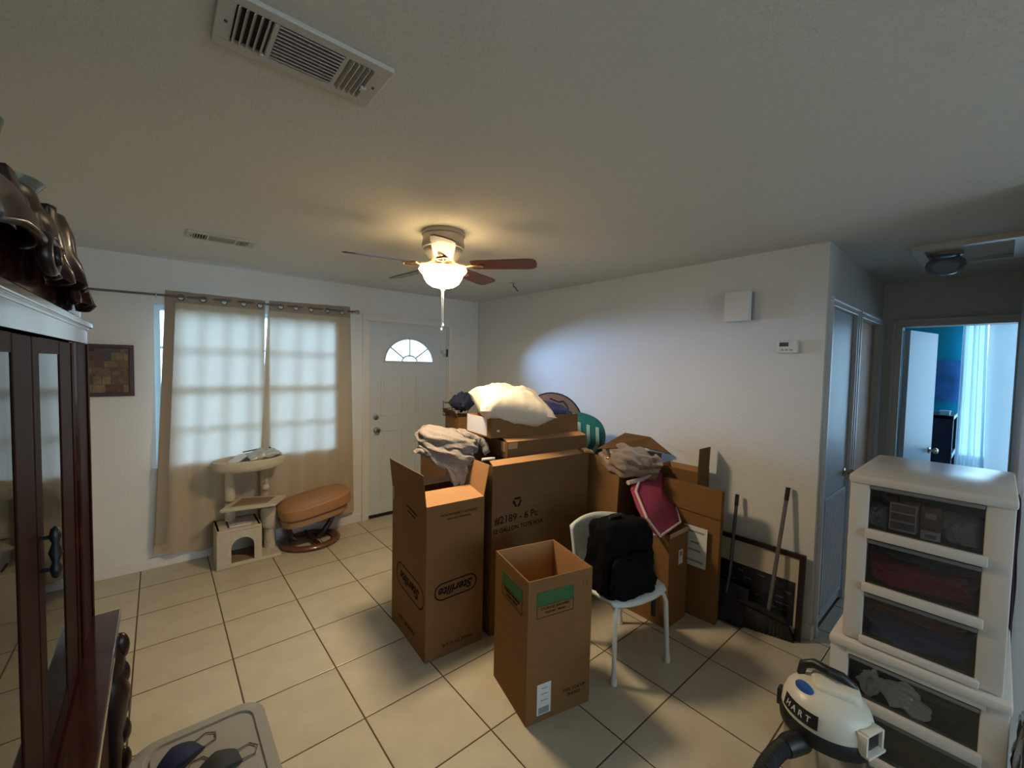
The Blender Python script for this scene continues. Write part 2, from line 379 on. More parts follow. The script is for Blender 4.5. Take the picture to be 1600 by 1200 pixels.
# ---- front door
fd = struct('door_1', BM(), None, 'grey-white front entry door with a fan-shaped window'); fd.data.name = 'door_1'
b = BM(); LX, LZ, LR, LH = 2.22, 1.645, .285, .255
yd0, yd1 = YB + .01, YB + .052
x0, x1 = DX0 + .016, DX1 - .016
box(b, x0, x1, yd0, yd1, .03, LZ); box(b, x0, x1, yd0, yd1, LZ + LH, DZ - .012)
box(b, x0, LX - LR, yd0, yd1, LZ, LZ + LH); box(b, LX + LR, x1, yd0, yd1, LZ, LZ + LH)
n = 14
for sg in (1, -1):
    for k in range(n):
        a0, a1 = math.pi / 2 * k / n, math.pi / 2 * (k + 1) / n
        p = [(LX + sg * LR * math.cos(a0), LZ + LH * math.sin(a0)), (LX + sg * LR * math.cos(a1), LZ + LH * math.sin(a1)), (LX + sg * LR * math.cos(a1), LZ + LH), (LX + sg * LR * math.cos(a0), LZ + LH)]
        vs0 = [b.verts.new((q[0], yd0, q[1])) for q in p]; vs1 = [b.verts.new((q[0], yd1, q[1])) for q in p]
        b.faces.new(vs0); b.faces.new(vs1[::-1])
        for t in range(4): b.faces.new((vs0[t], vs0[(t + 1) % 4], vs1[(t + 1) % 4], vs1[t]))
obj('door_slab', b, door_m, fd)
def arc_pts(r, h, n=24): return [(LX + r * math.cos(math.pi * k / n), yd0 - .004, LZ + h * math.sin(math.pi * k / n)) for k in range(n + 1)]
b = BM(); tube(b, arc_pts(LR, LH), .011, 6); tube(b, [(LX - LR - .01, yd0 - .004, LZ), (LX + LR + .01, yd0 - .004, LZ)], .012, 6); obj('fan_window_frame', b, door_m, fd)
b = BM(); tube(b, arc_pts(.09, .07, 12), .009, 6); obj('inner_arch', b, door_m, fd)
for a in (38, 90, 142):
    ca, sa = math.cos(R(a)), math.sin(R(a)); obj('muntin', tube(BM(), [(LX + .09 * ca, yd0, LZ + .07 * sa), (LX + LR * ca, yd0, LZ + LH * sa)], .009, 6), door_m, fd)
b = BM(); vv = [b.verts.new((LX + LR * math.cos(math.pi * k / 24), yd0 + .02, LZ + LH * math.sin(math.pi * k / 24))) for k in range(25)]; b.faces.new(vv); obj('pane', b, glass_m, fd)
for (px0, px1, pz0, pz1) in ((1.90, 2.15, 1.07, 1.50), (2.30, 2.55, 1.07, 1.50), (1.90, 2.15, .2, .92), (2.30, 2.55, .2, .92)):
    b = BM()
    for q in ((px0, px1, pz1 - .012, pz1), (px0, px1, pz0, pz0 + .012), (px0, px0 + .012, pz0, pz1), (px1 - .012, px1, pz0, pz1)): box(b, q[0], q[1], yd0 - .005, yd0 + .002, q[2], q[3], bev=.002)
    box(b, px0 + .03, px1 - .03, yd0 - .004, yd0 + .001, pz0 + .03, pz1 - .03, bev=.002); obj('raised_panel', b, door_m, fd)
rotY = Matrix.Rotation(R(90), 4, 'X')
def knob(name, c, parent, r=.03, m=steel_m, axis='y'):
    rm = Matrix.Rotation(R(90), 4, 'X') if axis == 'y' else Matrix.Rotation(R(-90), 4, 'Y')
    return obj(name, lathe(BM(), [(r, 0), (r, .006), (r * .4, .01), (r * .4, .028), (r * .85, .036), (r, .05), (r * .8, .062), (0, .066)], seg=20, mtx=Matrix.Translation(c) @ rm), m, parent, True)
knob('door_knob', (1.847, yd0, .93), fd, .031)
obj('deadbolt', lathe(BM(), [(.03, 0), (.028, .012), (.018, .014), (.018, .024), (0, .026)], seg=20, mtx=Matrix.Translation((1.847, yd0, 1.063)) @ rotY), steel_m, fd, True)
for z in (.25, 1.07, 1.76): obj('hinge', bx(DX1 - .022, DX1 - .004, yd0 - .012, yd0 + .004, z - .045, z + .045), black_m, fd)
obj('door_sweep', bx(x0, x1, yd0 - .004, yd1, .004, .032), black_m, fd)
b = BM(); torus(b, (2.62, yd0 - .012, 1.775), .016, .004, 14, 6, 'Y'); tube(b, [(2.62, yd0 - .01, 1.79), (2.62, yd0 - .01, 1.83)], .004, 6); torus(b, (2.655, yd0 - .012, 1.735), .013, .004, 14, 6, 'Y'); obj('security_latch', b, steel_m, fd, True)
b = BM(); box(b, DX0 + .002, DX0 + .015, YB + .0, YB + .14, 0, DZ); box(b, DX1 - .015, DX1 - .002, YB, YB + .14, 0, DZ); box(b, DX0, DX1, YB, YB + .14, DZ - .011, DZ - .001); obj('door_jamb', b, trim_m, fd)
obj('threshold', bx(DX0, DX1, YB - .01, YB + .14, 0, .004), steel_m, fd)
# light switch
t = thing('light_switch', 'small white wall switch plate between the curtain and the front door', 'switch', (1.625, YB, 1.07))
obj('switch_plate', bx(1.59, 1.66, YB - .007, YB, 1.05, 1.165, bev=.002), white_pl, t); obj('toggle', bx(1.619, 1.631, YB - .02, YB - .007, 1.10, 1.118), white_pl, t)
# ---- hall doors
d2 = struct('door_2', BM(), None, 'glossy white closet door with a return-air louvre at the bottom')
obj('door_slab', bx(D2[0] + .004, D2[1] - .004, YC + .005, YC + .04, .015, 2.025), door2_m, d2)
b = BM(); lx0, lx1, lz0, lz1 = D2[0] + .09, D2[1] - .09, .12, .80
for q in ((lx0 - .03, lx1 + .03, lz1, lz1 + .03), (lx0 - .03, lx1 + .03, lz0 - .03, lz0), (lx0 - .03, lx0, lz0, lz1), (lx1, lx1 + .03, lz0, lz1)): box(b, q[0], q[1], YC - .012, YC + .005, q[2], q[3], bev=.002)
lf = obj('louvre_frame', b, door2_m, d2)
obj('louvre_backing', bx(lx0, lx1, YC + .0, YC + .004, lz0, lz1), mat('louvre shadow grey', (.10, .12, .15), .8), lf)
sl_me = None
for k in range(15):
    x = lx0 + .015 + k * (lx1 - lx0 - .03) / 14
    if sl_me is None:
        o = obj('slat', bx(-.006, .006, -.014, 0, lz0, lz1, mtx=None), mat('slat white', (.72, .76, .82), .5), lf); sl_me = o.data
    else:
        o = bpy.data.objects.new('slat', sl_me); C.objects.link(o); o.parent = lf
    o.location = (x, YC, 0); o.rotation_euler = (0, 0, 0)
knob('door_knob', (D2[1] - .06, YC + .005, .93), d2, .028, brass)
for z in (.3, 1.1, 1.8): obj('hinge', bx(D2[0] - .004, D2[0] + .008, YC - .008, YC + .006, z - .045, z + .045), steel_m, d2)
d3 = struct('door_3', BM(), None, 'tan wooden door second along the hall')
obj('door_slab', bx(D3[0] + .004, D3[1] - .004, YC + .03, YC + .065, .015, 2.025), tan_m, d3)
obj('finger_hole', lathe(BM(), [(.018, 0), (.018, .003), (.012, .004), (0, .004)], seg=16, mtx=Matrix.Translation((4.24, YC + .03, 1.0)) @ rotY), dwood, d3)
b = BM(); box(b, D3[0] - .0, D3[0] + .004, YC, YC + .12, 0, 2.03); obj('door_jamb', b, trim_m, d3)
# bedroom door swung open
hx, hy = XF + .10, BY1 - .005; ang = R(-12)   # slab direction from hinge
d4 = struct('door_4', BM(), None, 'white bedroom door standing open into the turquoise room')
mt = Matrix.Translation((hx, hy, 0)) @ Matrix.Rotation(ang, 4, 'Z')
obj('door_slab', bx(0, .60, -.035, 0, .012, 2.0, mtx=mt), mat('bedroom door paint', (.62, .66, .74), .4), d4)
kk = mt @ Vector((.545, -.035, .93)); 
obj('door_knob', lathe(BM(), [(.028, 0), (.028, .006), (.011, .01), (.011, .03), (.024, .036), (.028, .05), (.02, .06), (0, .063)], seg=18, mtx=Matrix.Translation(kk) @ Matrix.Rotation(ang, 4, 'Z') @ rotY), brass, d4, True)
for z in (.3, 1.05, 1.8): obj('hinge', bx(hx - .012, hx + .004, hy - .012, hy, z - .045, z + .045), steel_m, d4)
# exterior
struct('ground_outside', bx(-8, 10, YB + .16, 12, -.25, -.1), grass_m, 'lawn outside the front wall')
def hedge(x0, x1, y0, y1, z1, label, seed):
    bm = BM(); bmesh.ops.create_icosphere(bm, subdivisions=4, radius=1)
    for v in bm.verts:
        n_ = noise.noise(v.co * 3 + Vector((seed, 0, 0))) * .18 + noise.noise(v.co * 9 + Vector((seed, 0, 0))) * .08
        v.co = v.co * (1 + n_); v.co = Vector(((x0 + x1) / 2 + v.co.x * (x1 - x0) / 2, (y0 + y1) / 2 + v.co.y * (y1 - y0) / 2, -.1 + max(0, (v.co.z + .7) / 1.7) * z1))
    return tag(recenter(obj('hedge', bm, leaf_m, smooth=False)), label, 'shrub')
hedge(-1.2, 1.0, 4.2, 5.6, 1.3, 'leafy shrub outside beyond the curtained window', 1)
hedge(4.4, 6.6, 4.5, 6.0, 1.7, 'leafy shrub outside seen through the fan-shaped door window', 5)
# ------------------------------------------------------------------ cardboard boxes
def carton(label, P0, ang, w, d, h, m=card_m, mi=card_in, flaps=(), open_=True, z0=0, group=None, th=.006, name='cardboard_box', rimz=None):
    """P0 = near-left bottom corner; u along width, v along depth"""
    t = thing(name, label, 'box', (P0[0], P0[1], z0), R(ang), group)
    b = BM()
    box(b, 0, w, 0, th, 0, h); box(b, 0, w, d - th, d, 0, h); box(b, 0, th, th, d - th, 0, h); box(b, w - th, w, th, d - th, 0, h); box(b, th, w - th, th, d - th, 0, th)
    if not open_:
        box(b, 0, w, 0, d, h - th, h)
    obj('box_body', b, m, t, local=True)
    if open_:
        b = BM(); e = .0008
        box(b, th, w - th, th, th + e, th, h - .001); box(b, th, w - th, d - th - e, d - th, th, h - .001); box(b, th, th + e, th, d - th, th, h - .001); box(b, w - th - e, w - th, th, d - th, th, h - .001); box(b, th, w - th, th, d - th, th, th + e)
        obj('box_lining', b, mi, t, local=True)
    for side, L, a in flaps:   # a: 0 up, + outward, - inward (degrees)
        a = R(a); dz = L * math.cos(a); do = L * math.sin(a); b = BM()
        if side == 'front': p = [(0.004, 0, h), (w - .004, 0, h), (w - .004, -do, h + dz), (.004, -do, h + dz)]
        if side == 'back': p = [(0.004, d, h), (w - .004, d, h), (w - .004, d + do, h + dz), (.004, d + do, h + dz)]
        if side == 'left': p = [(0, .004, h), (0, d - .004, h), (-do, d - .004, h + dz), (-do, .004, h + dz)]
        if side == 'right': p = [(w, .004, h), (w, d - .004, h), (w + do, d - .004, h + dz), (w + do, .004, h + dz)]
        slab(b, p, .004); obj('flap', b, mi if a < 0 or side in ('right', 'back') else m, t, local=True)
    return t
def on_front(t, x, z, rot=0):   # decal matrix on the -v face (local)
    return face_mtx((x, -.0008, z), (math.cos(R(rot)), 0, math.sin(R(rot))), (-math.sin(R(rot)), 0, math.cos(R(rot))))
def on_left(t, y, z, rot=0):
    c, s_ = math.cos(R(rot)), math.sin(R(rot))
    return face_mtx((-.0008, y, z), (0, -c, s_), (0, s_, c))
def txt(t, s_, size, m, ink=None, **k): return obj('print', text_bm(s_, size, m, **k), ink or ink_m, t, local=True)
def oval(t, m, w, h, lw=.008, ink=None):
    b = BM(); n = 40; r = h / 2; pts_o = []; 
    def ring(w, h):
        o = []; r = h / 2
        for k in range(n):
            a = 2 * math.pi * k / n; cx = (w / 2 - r) * (1 if math.cos(a) > 0 else -1); o.append(Vector((cx + r * math.cos(a), r * math.sin(a), 0)))
        return o
    A = [b.verts.new(m @ p) for p in ring(w, h)]; B = [b.verts.new(m @ p) for p in ring(w - 2 * lw, h - 2 * lw)]
    for k in range(n): b.faces.new((A[k], A[(k + 1) % n], B[(k + 1) % n], B[k]))
    return obj('printed_oval', b, ink or ink_m, t, local=True)
def decal(t, m, w, h, mt_, name='label', th=.0008):
    b = bx(-w / 2, w / 2, -h / 2, h / 2, -.0002, th, mtx=m); return obj(name, b, mt_, t, local=True)
def arrows(t, x, z, h):
    for k in (0, 1):
        m_ = on_front(t, x + k * h * .9, z); b = BM(); box(b, -h * .08, h * .08, -h * .5, h * .1, 0, .0008, mtx=m_); slab(b, [m_ @ Vector(q) for q in ((-h * .3, h * .1, .0008), (h * .3, h * .1, .0008), (0, h * .5, .0008))], .0008)
        obj('printed_arrow', b, red_ink, t, local=True)
# box A tall carton, oval logo upside down
A = carton('tall open cardboard carton with oval logos upside down, nearest the front door', (1.202, -2.334), -4, .365, .50, .862,
           flaps=[('left', .175, 6), ('right', .18, 11), ('front', .175, -80), ('back', .175, -84)])
m_ = on_front(A, .185, .375, 180 + 2); txt(A, 'Sterilite', .068, m_, shear=.3, bold=.0018); oval(A, on_front(A, .185, .375, 2), .27, .10)
m_ = on_left(A, .22, .345, 180 - 4); txt(A, 'Sterilite', .085, m_, shear=.3, bold=.0018); oval(A, on_left(A, .22, .345, -4), .40, .145)
txt(A, 'STERILITE CORPORATION', .020, on_front(A, .20, .80, 180)); txt(A, 'TOWNSEND, MA 01469', .015, on_front(A, .20, .775, 180))
txt(A, 'MADE IN U.S.A.', .03, on_front(A, .20, .06, 180), shear=.2); txt(A, 'MADE IN U.S.A.', .035, on_left(A, .26, .09, 180), shear=.2)
decal(A, on_left(A, .20, .79, -8), .15, .008, ink_m, 'printed_line'); decal(A, on_left(A, .20, .765, -8), .11, .006, ink_m, 'printed_line')
decal(A, on_left(A, .485, .83), .028, .09, tape_m, 'tape')
# box B front carton with green bands
Bx = carton('open cardboard carton with green printed bands, closest to the camera', (1.36, -2.971), -13.6, .352, .35, .668, flaps=())
for mm_, w_ in ((on_front(Bx, .145, .575), .20), (on_left(Bx, .16, .575), .21)):
    decal(Bx, mm_, w_, .066, green_ink, 'green_band')
    fr = mm_ @ Matrix.Translation((0, -.058, 0)); b = BM()
    for q in ((-w_ / 2, w_ / 2, -.028, -.026), (-w_ / 2, w_ / 2, .026, .028), (-w_ / 2, -w_ / 2 + .002, -.028, .028), (w_ / 2 - .002, w_ / 2, -.028, .028)): box(b, q[0], q[1], q[2], q[3], 0, .0008, mtx=fr)
    obj('printed_frame', b, ink_m, Bx, local=True)
    txt(Bx, 'STORAGE DRAWERS', .017, mm_ @ Matrix.Translation((0, -.046, .0004))); txt(Bx, 'CAJONES - TIROIRS', .013, mm_ @ Matrix.Translation((0, -.066, .0004)))
arrows(Bx, .30, .60, .026)
decal(Bx, on_front(Bx, .093, .105), .074, .145, label_m, 'shipping_label'); decal(Bx, on_front(Bx, .093, .052), .056, .030, greylab, 'label_print', .0012)
for zz, ww in ((.155, .03), (.128, .035), (.098, .04)): decal(Bx, on_front(Bx, .095, zz), ww, .004, greylab, 'label_print', .0012)
txt(Bx, 'THIS SIDE UP', .022, on_front(Bx, .26, .10)); txt(Bx, 'FRAGILE', .02, on_front(Bx, .26, .075))
# box C tote box
Cc = carton('large wide cardboard tote box printed with a recycling symbol and black number', (1.615, -2.37), -5, .80, .47, 1.032, m=card_d, flaps=(('front', .05, -60),))
txt(Cc, '#2189 - 6 Pc', .064, on_front(Cc, .185, .695), bold=.0012, ink=mat('dark red print', (.045, .010, .008), .9, spec=.1)); txt(Cc, '32 GALLON TOTE BOX', .037, on_front(Cc, .20, .632), bold=.0006)
# recycling arrows
b = BM()
for k in range(3):
    mm_ = on_front(Cc, .185, .79) @ Matrix.Rotation(R(120 * k), 4, 'Z')
    box(b, -.022, .012, .016, .028, 0, .0008, mtx=mm_); slab(b, [mm_ @ Vector(q) for q in ((.010, .010, .0008), (.030, .022, .0008), (.010, .034, .0008))], .0008)
obj('recycling_symbol', b, ink_m, Cc, local=True)
arrows(Cc, .62, .80, .045)
# box D on C with lid flap
D = carton('flat cardboard box with a taped open lid, under the shallow carton', (1.775, -2.31), -8, .66, .34, .105, m=card_d, z0=1.045, open_=True, flaps=(('front', .10, -76),))
decal(D, on_left(D, .05, .07), .05, .06, tape_m, 'tape'); decal(D, on_front(D, .04, .08), .07, .04, tape_m, 'tape')
# box E shallow carton with white label on its side
E_ = carton('shallow cardboard tray box holding the cream pillow, white label on its end', (1.70, -2.24), -7, .72, .33, .125, z0=1.17, m=card_m)
decal(E_, on_left(E_, .19, .066), .27, .115, mat('pale blue white label', (.55, .55, .62), .5), 'paper_label'); decal(E_, on_front(E_, .05, .045), .02, .012, label_m, 'sticker')
# box J behind, by the door
J = carton('small brown box at the back beside the front door', (1.97, -1.45), -8, .30, .26, .18, m=card_d, z0=1.02, open_=True, flaps=(('left', .06, 30),))
pl = carton('tall plain carton standing behind the stacked boxes near the front door', (1.78, -1.84), 0, .66, .66, 1.015, m=card_d, open_=False)
# box F large open with lid flap
F = carton('big open cardboard box with bedding spilling from its front, beside the wall', (2.47, -2.64), 0, .56, .42, .985, m=card_d, flaps=(('left', .02, 10),))
b = BM(); slab(b, [(2.35, -2.56, 1.088), (2.93, -2.57, 1.03), (3.07, -2.70, .985), (3.10, -2.50, 1.085), (2.87, -2.42, 1.128)], .005)
obj('lid_flap', b, card_m, F)
decal(F, on_front(F, .03, .5), .012, .9, card_m, 'edge_tape')
# flap panel at F's left lit
b = BM(); slab(b, [(2.44, -2.655, .30), (2.475, -2.655, 1.0), (2.455, -2.40, 1.02), (2.43, -2.40, .30)], .005); obj('side_panel', b, card_m, F)
# box G by the wall
G = carton('narrow upright carton with raised flap against the wall behind the pile', (2.90, -2.985), 0, .17, .30, .93, m=card_d, flaps=(('front', .16, 2),))
# box I
I_ = carton('short taped cardboard carton with a small white tag, behind the chair', (2.518, -3.005), 0, .235, .30, .605, open_=False)
decal(I_, on_front(I_, .145, .425), .052, .095, label_m, 'paper_tag'); decal(I_, on_front(I_, .145, .445), .030, .03, greylab, 'tag_print', .0012)
decal(I_, on_front(I_, .118, .59), .23, .03, tape_m, 'tape'); b = bx(0, .235, .12, .18, .605, .6062); obj('tape', b, tape_m, I_, local=True)
# box H flat leaning
Hb = thing('flattened_box', 'tall flattened cardboard box with a white shipping label, standing beside the broom', 'box', (2.83, -3.1, 0))
b = BM(); slab(b, [(2.775, -2.80, 0), (2.805, -3.175, 0), (2.835, -3.175, .85), (2.80, -2.80, .868)], .05); obj('box_body', b, card_m, Hb)
u_ = Vector((.018, -.999, 0)).normalized(); w_ = Vector((.035, 0, 1)).normalized(); mh = face_mtx((2.788, -3.035, .475), u_, w_)
obj('shipping_label', bx(-.078, .078, -.135, .125, -.0, .002, mtx=mh), label_m, Hb)
for zz, ww in ((.09, .12), (.02, .06), (-.03, .08), (-.1, .12)): obj('label_print', bx(-ww / 2, ww / 2, zz - .006, zz + .006, .002, .0026, mtx=mh), greylab, Hb)
obj('fold_crease', tube(BM(), [(2.789, -2.80, .70), (2.818, -3.175, .68)], .002, 6), card_d, Hb)
# ------------------------------------------------------------------ soft things on the pile
o = obj('pillow', pillow_bm(.52, .44, .25, TR((1.945, -2.13, 1.365), 12, 6, -22), wr=.03, p=2.4, seed=3), pillow_m, smooth=True); recenter(o); tag(o, 'rumpled cream pillow lying on the shallow box', 'pillow')
o = obj('folded_cloth', pillow_bm(.44, .30, .15, TR((2.22, -2.12, 1.30), 0, 4, -10), wr=.03, seed=7), denim, smooth=True); recenter(o); tag(o, 'dark navy folded cloth in the shallow box, right of the cream pillow', 'cloth')
t = thing('round_cushion', 'lilac-brown round cushion with dark border behind the cream pillow', 'cushion', (2.64, -1.85, .9))
ml = TR((2.645, -1.85, 1.155), 75, 0, -40)
obj('cover', lathe(BM(), [(0, -.05), (.16, -.048), (.24, -.03), (.255, 0), (.24, .03), (.16, .048), (0, .05)], seg=36, mtx=ml), lilac, t, True)
obj('border', torus(BM(), (0, 0, 0), .252, .011, 36, 8), navy_m, t, True).data.transform(ml) if False else None
b = torus(BM(), (0, 0, 0), .252, .011, 36, 8); bmesh.ops.transform(b, matrix=ml, verts=b.verts[:]); obj('border', b, navy_m, t, True)
b = BM(); pts_ = [ml @ Vector(q) for q in ((-.02, .20, .045), (.05, .17, .05), (.09, .18, .05), (.13, .12, .05), (.12, .06, .052), (.17, .03, .05))]; tube(b, pts_, .006, 6); obj('printed_line', b, navy_m, t, True)
t = thing('patterned_cushion', 'teal cushion with a pale zigzag print, behind the boxes by the wall', 'cushion', (2.92, -1.93, .8))
mc = TR((2.70, -2.08, 1.05), 72, 22, -35)
obj('cover', rbox(.42, .16, .44, TR((2.70, -2.10, 1.04), -12, 14, -40), n=12, p=2.6, seed=9, wr=.004), teal_m, t, True)
mc = TR((2.70, -2.10, 1.04), -12, 14, -40); b = BM()
for k in range(3):
    for sg in (1, -1):
        x_ = -.06 + k * .075
        slab(b, [mc @ Vector(q) for q in ((x_, -.079, .13 * sg), (x_ + .028, -.078, .13 * sg), (x_ + .06, -.083, 0), (x_ + .032, -.083, 0))], .004)
obj('zigzag_print', b, aqua_m, t)
# grey blanket over back of box A: folded slab draped over the rim
def drape(pts, wid, thick, seed, amp=.008, nu=40, nv=22, taper=None):
    """sheet following a path of points (centre line), with width vector wid"""
    P = [Vector(p) for p in pts]; L = [0]
    for i in range(1, len(P)): L.append(L[-1] + (P[i] - P[i - 1]).length)
    def at(t):
        s_ = t * L[-1]
        for i in range(1, len(P)):
            if s_ <= L[i] + 1e-9:
                f = (s_ - L[i - 1]) / (L[i] - L[i - 1]); f = f * f * (3 - 2 * f) * .3 + f * .7
                return P[i - 1].lerp(P[i], f)
        return P[-1]
    wv = Vector(wid)
    def fn(u, v):
        k = 1 if taper is None else (1 + (taper - 1) * u)
        p = at(u) + wv * (v - .5) * k
        n_ = noise.noise(Vector((u * 4 + seed, v * 3, seed))) * amp * 2 + noise.noise(Vector((u * 10 + seed, v * 9, seed))) * amp * .7
        return p + Vector((n_ * .5, n_ * .5, n_))
    return grid(fn, nu, nv)
t = thing('grey_blanket', 'fluffy grey folded blanket draped over the tall open carton', 'blanket', (1.50, -2.0, .9))
def blk(u, v):   # thick fold lump
    a = u * 2 * math.pi; 
    return None
obj('top_fold', rbox(.40, .27, .115, TR((1.525, -2.01, 1.150), 6, 12, -24), n=14, p=3, seed=12, wr=.012), blanket_m, t, True)
obj('under_fold', rbox(.36, .25, .09, TR((1.50, -2.04, 1.085), 8, 18, -20), n=14, p=3, seed=15, wr=.012), blanket_m, t, True)
bl = drape([(1.40, -2.06, 1.10), (1.46, -2.12, 1.07), (1.50, -2.16, 1.00), (1.52, -2.16, .90)], (.26, -.05, 0), 0, 4, amp=.012, taper=.25); o = obj('hanging_corner', bl, blanket_m, t, True); solid(o, .03)
bl = drape([(1.60, -2.0, 1.17), (1.69, -2.02, 1.15), (1.735, -2.03, 1.11), (1.75, -2.04, 1.06)], (.04, .26, 0), 0, 6, amp=.010); o = obj('rolled_edge', bl, blanket_m, t, True); solid(o, .045)
# white chair back rail showing between blanket and box: small stool leg
t = thing('white_metal_rack', 'white tube frame peeking out between the grey blanket and the stacked boxes', 'rack', (1.68, -2.12, .9))
obj('rail', tube(BM(), [(1.655, -2.10, 1.02), (1.655, -2.10, 1.085), (1.70, -2.02, 1.085)], .010, 8), white_pl2, t, True); obj('rail', tube(BM(), [(1.66, -2.2, 1.035), (1.745, -2.22, 1.035)], .011, 8), white_pl2, t, True)
# wire rack + navy cap by the door
t = thing('wire_basket', 'small black wire basket on the back box by the front door', 'basket', (2.0, -1.35, 1.2))
b = BM(); x0_, x1_, y0_, y1_ = 1.93, 2.08, -1.42, -1.28
for zz in (1.205, 1.26, 1.31): tube(b, [(x0_, y0_, zz), (x1_, y0_, zz), (x1_, y1_, zz), (x0_, y1_, zz), (x0_, y0_, zz)], .003, 5)
obj('rim_wires', b, black_m, t)
for (xx, yy) in ((x0_, y0_), ((x0_ + x1_) / 2, y0_), (x1_, y0_), (x0_, y1_), (x1_, y1_)): obj('upright', tube(BM(), [(xx, yy, 1.2), (xx, yy, 1.33)], .003, 5), black_m, t)
o = obj('knit_cap', pillow_bm(.20, .16, .15, TR((2.09, -1.33, 1.315), 10, -12, 20), wr=.03, p=2.4, pinch=0, seed=2), navy_m, smooth=True); recenter(o); tag(o, 'crumpled navy blue fabric cap behind the cream pillow, by the door', 'cap')
# bedding in clear bag
o = obj('bagged_bedding', rbox(.44, .27, .17, TR((2.66, -2.62, .965), 14, 12, -18), n=14, p=3, seed=21, wr=.02), bagm, smooth=True); recenter(o); tag(o, 'beige bedding wrapped in shiny clear plastic on the big open box', 'bedding')
o = obj('foil_packet', pillow_bm(.12, .07, .03, TR((2.40, -2.42, 1.04), 5, 10, 0), wr=.012, seed=31), mat('gold foil', (.7, .5, .25), .2, .9), smooth=True); recenter(o); tag(o, 'crumpled gold foil packet between the tote box and the big open box', 'packet')
# magenta bag
t = thing('magenta_bag', 'magenta zipped fabric bag with pale piping hanging down the big box', 'bag', (2.88, -2.70, .3))
q = [(2.665, -2.70, .845), (2.955, -2.69, .925), (3.02, -2.72, .80), (3.05, -2.74, .45), (2.83, -2.76, .345), (2.76, -2.74, .52), (2.72, -2.72, .66)]
q = [(2.651, -2.70, .885), (2.93, -2.70, .90), (2.975, -2.74, .76), (2.70, -2.97, .632), (2.37, -3.02, .640), (2.33, -2.95, .735), (2.455, -2.79, .835)]
b = BM(); c_ = b.verts.new(sum((Vector(a) for a in q), Vector()) / len(q) + Vector((-.02, -.05, 0))); vv = [b.verts.new(a) for a in q]; vb = [b.verts.new(Vector(a) + Vector((0, .035, 0))) for a in q]
for k in range(len(q)): j = (k + 1) % len(q); b.faces.new((c_, vv[k], vv[j])); b.faces.new((vv[k], vb[k], vb[j], vv[j]))
b.faces.new(vb[::-1]); bmesh.ops.subdivide_edges(b, edges=b.edges[:], cuts=2, use_grid_fill=True)
for v in b.verts: v.co.y += noise.noise(v.co * 9) * .014
obj('bag_body', b, pink_m, t, True)
obj('piping', tube(BM(), [Vector(a) + Vector((0, -.006, 0)) for a in q + [q[0]]], .0085, 6), piping, t, True)
obj('strap', tube(BM(), [(2.57, -2.71, .84), (2.53, -2.74, .79), (2.50, -2.80, .72), (2.47, -2.88, .66), (2.44, -2.95, .60)], .012, 6), piping, t, True)
b = BM(); tube(b, [(2.48, -2.72, .87), (2.62, -2.735, .875), (2.78, -2.74, .905), (2.88, -2.73, .96), (2.86, -2.68, 1.0)], .016, 8); obj('zip_edge', b, piping, t, True)
# ------------------------------------------------------------------ chair and backpack
CA = R(-13); cu = Vector((math.cos(CA), math.sin(CA), 0)); cf = Vector((math.sin(CA), -math.cos(CA), 0)); SC = Vector((2.115, -2.925, 0))
ch = thing('white_chair', 'white plastic shell chair on tubular legs holding the black backpack', 'chair', SC, CA)
def chl(x, y, z): return SC + cu * x - cf * y + Vector((0, 0, z))   # local y towards back
def seatf(u, v):
    x = (u - .5) * 2; y = (v - .5) * 2; r = .5
    k = max(abs(x), abs(y)); l = math.hypot(x, y); f = 1 if l < 1e-6 else (k / l) * .45 + .55
    z = .408 + .012 * (abs(x) ** 3) + (-.02 if y < -.9 else 0)
    p = chl(x * f * .215, y * f * .20, z); return p
o = obj('seat', grid(seatf, 16, 16), white_pl2, ch, True); solid(o, .022, -1)
def backf(u, v):
    x = (u - .5) * 2; z = .42 + v * .31; w = .20 + .01 * v; top = .03 * (x * x) * (v ** 3)
    return chl(x * w, .19 + .05 * v - .05 * x * x, z - top)
o = obj('backrest', grid(backf, 16, 10), white_pl2, ch, True); solid(o, .02)
for (sx, sy) in ((-1, -1), (1, -1), (-1, 1), (1, 1)):
    lg = obj('leg', tube(BM(), [chl(sx * .12, sy * .12, .385), chl(sx * .172, sy * .165, .38), chl(sx * .182, sy * .175, .34), chl(sx * .192, sy * .19, .03), chl(sx * .192, sy * .19, .0)], [.012, .013, .013, .012, .012], 10), white_pl2, ch, True)
    obj('foot_cap', lathe(BM(), [(.017, 0), (.018, .02), (.014, .045)], c=chl(sx * .192, sy * .19, 0), seg=12), white_pl, lg, True)
bp = thing('backpack', 'black backpack slumped on the white chair', 'backpack', (2.05, -2.95, .44), R(-16))
obj('bag_body', rbox(.345, .20, .40, TR((2.055, -2.965, .595), -5, 3, -16), seed=2, wr=.012), back_m, bp, True)
obj('front_pocket', rbox(.27, .08, .22, TR((2.02, -3.065, .535), -4, 0, -16), seed=5), back_m, bp, True)
obj('top_handle', tube(BM(), [(1.99, -2.93, .78), (2.0, -2.93, .81), (2.07, -2.95, .815), (2.09, -2.96, .78)], .009, 6), rubber_m, bp, True)
obj('shoulder_strap', tube(BM(), [(2.19, -2.99, .70), (2.245, -3.03, .56), (2.235, -3.07, .44), (2.225, -3.08, .24)], .014, 6), rubber_m, bp, True)
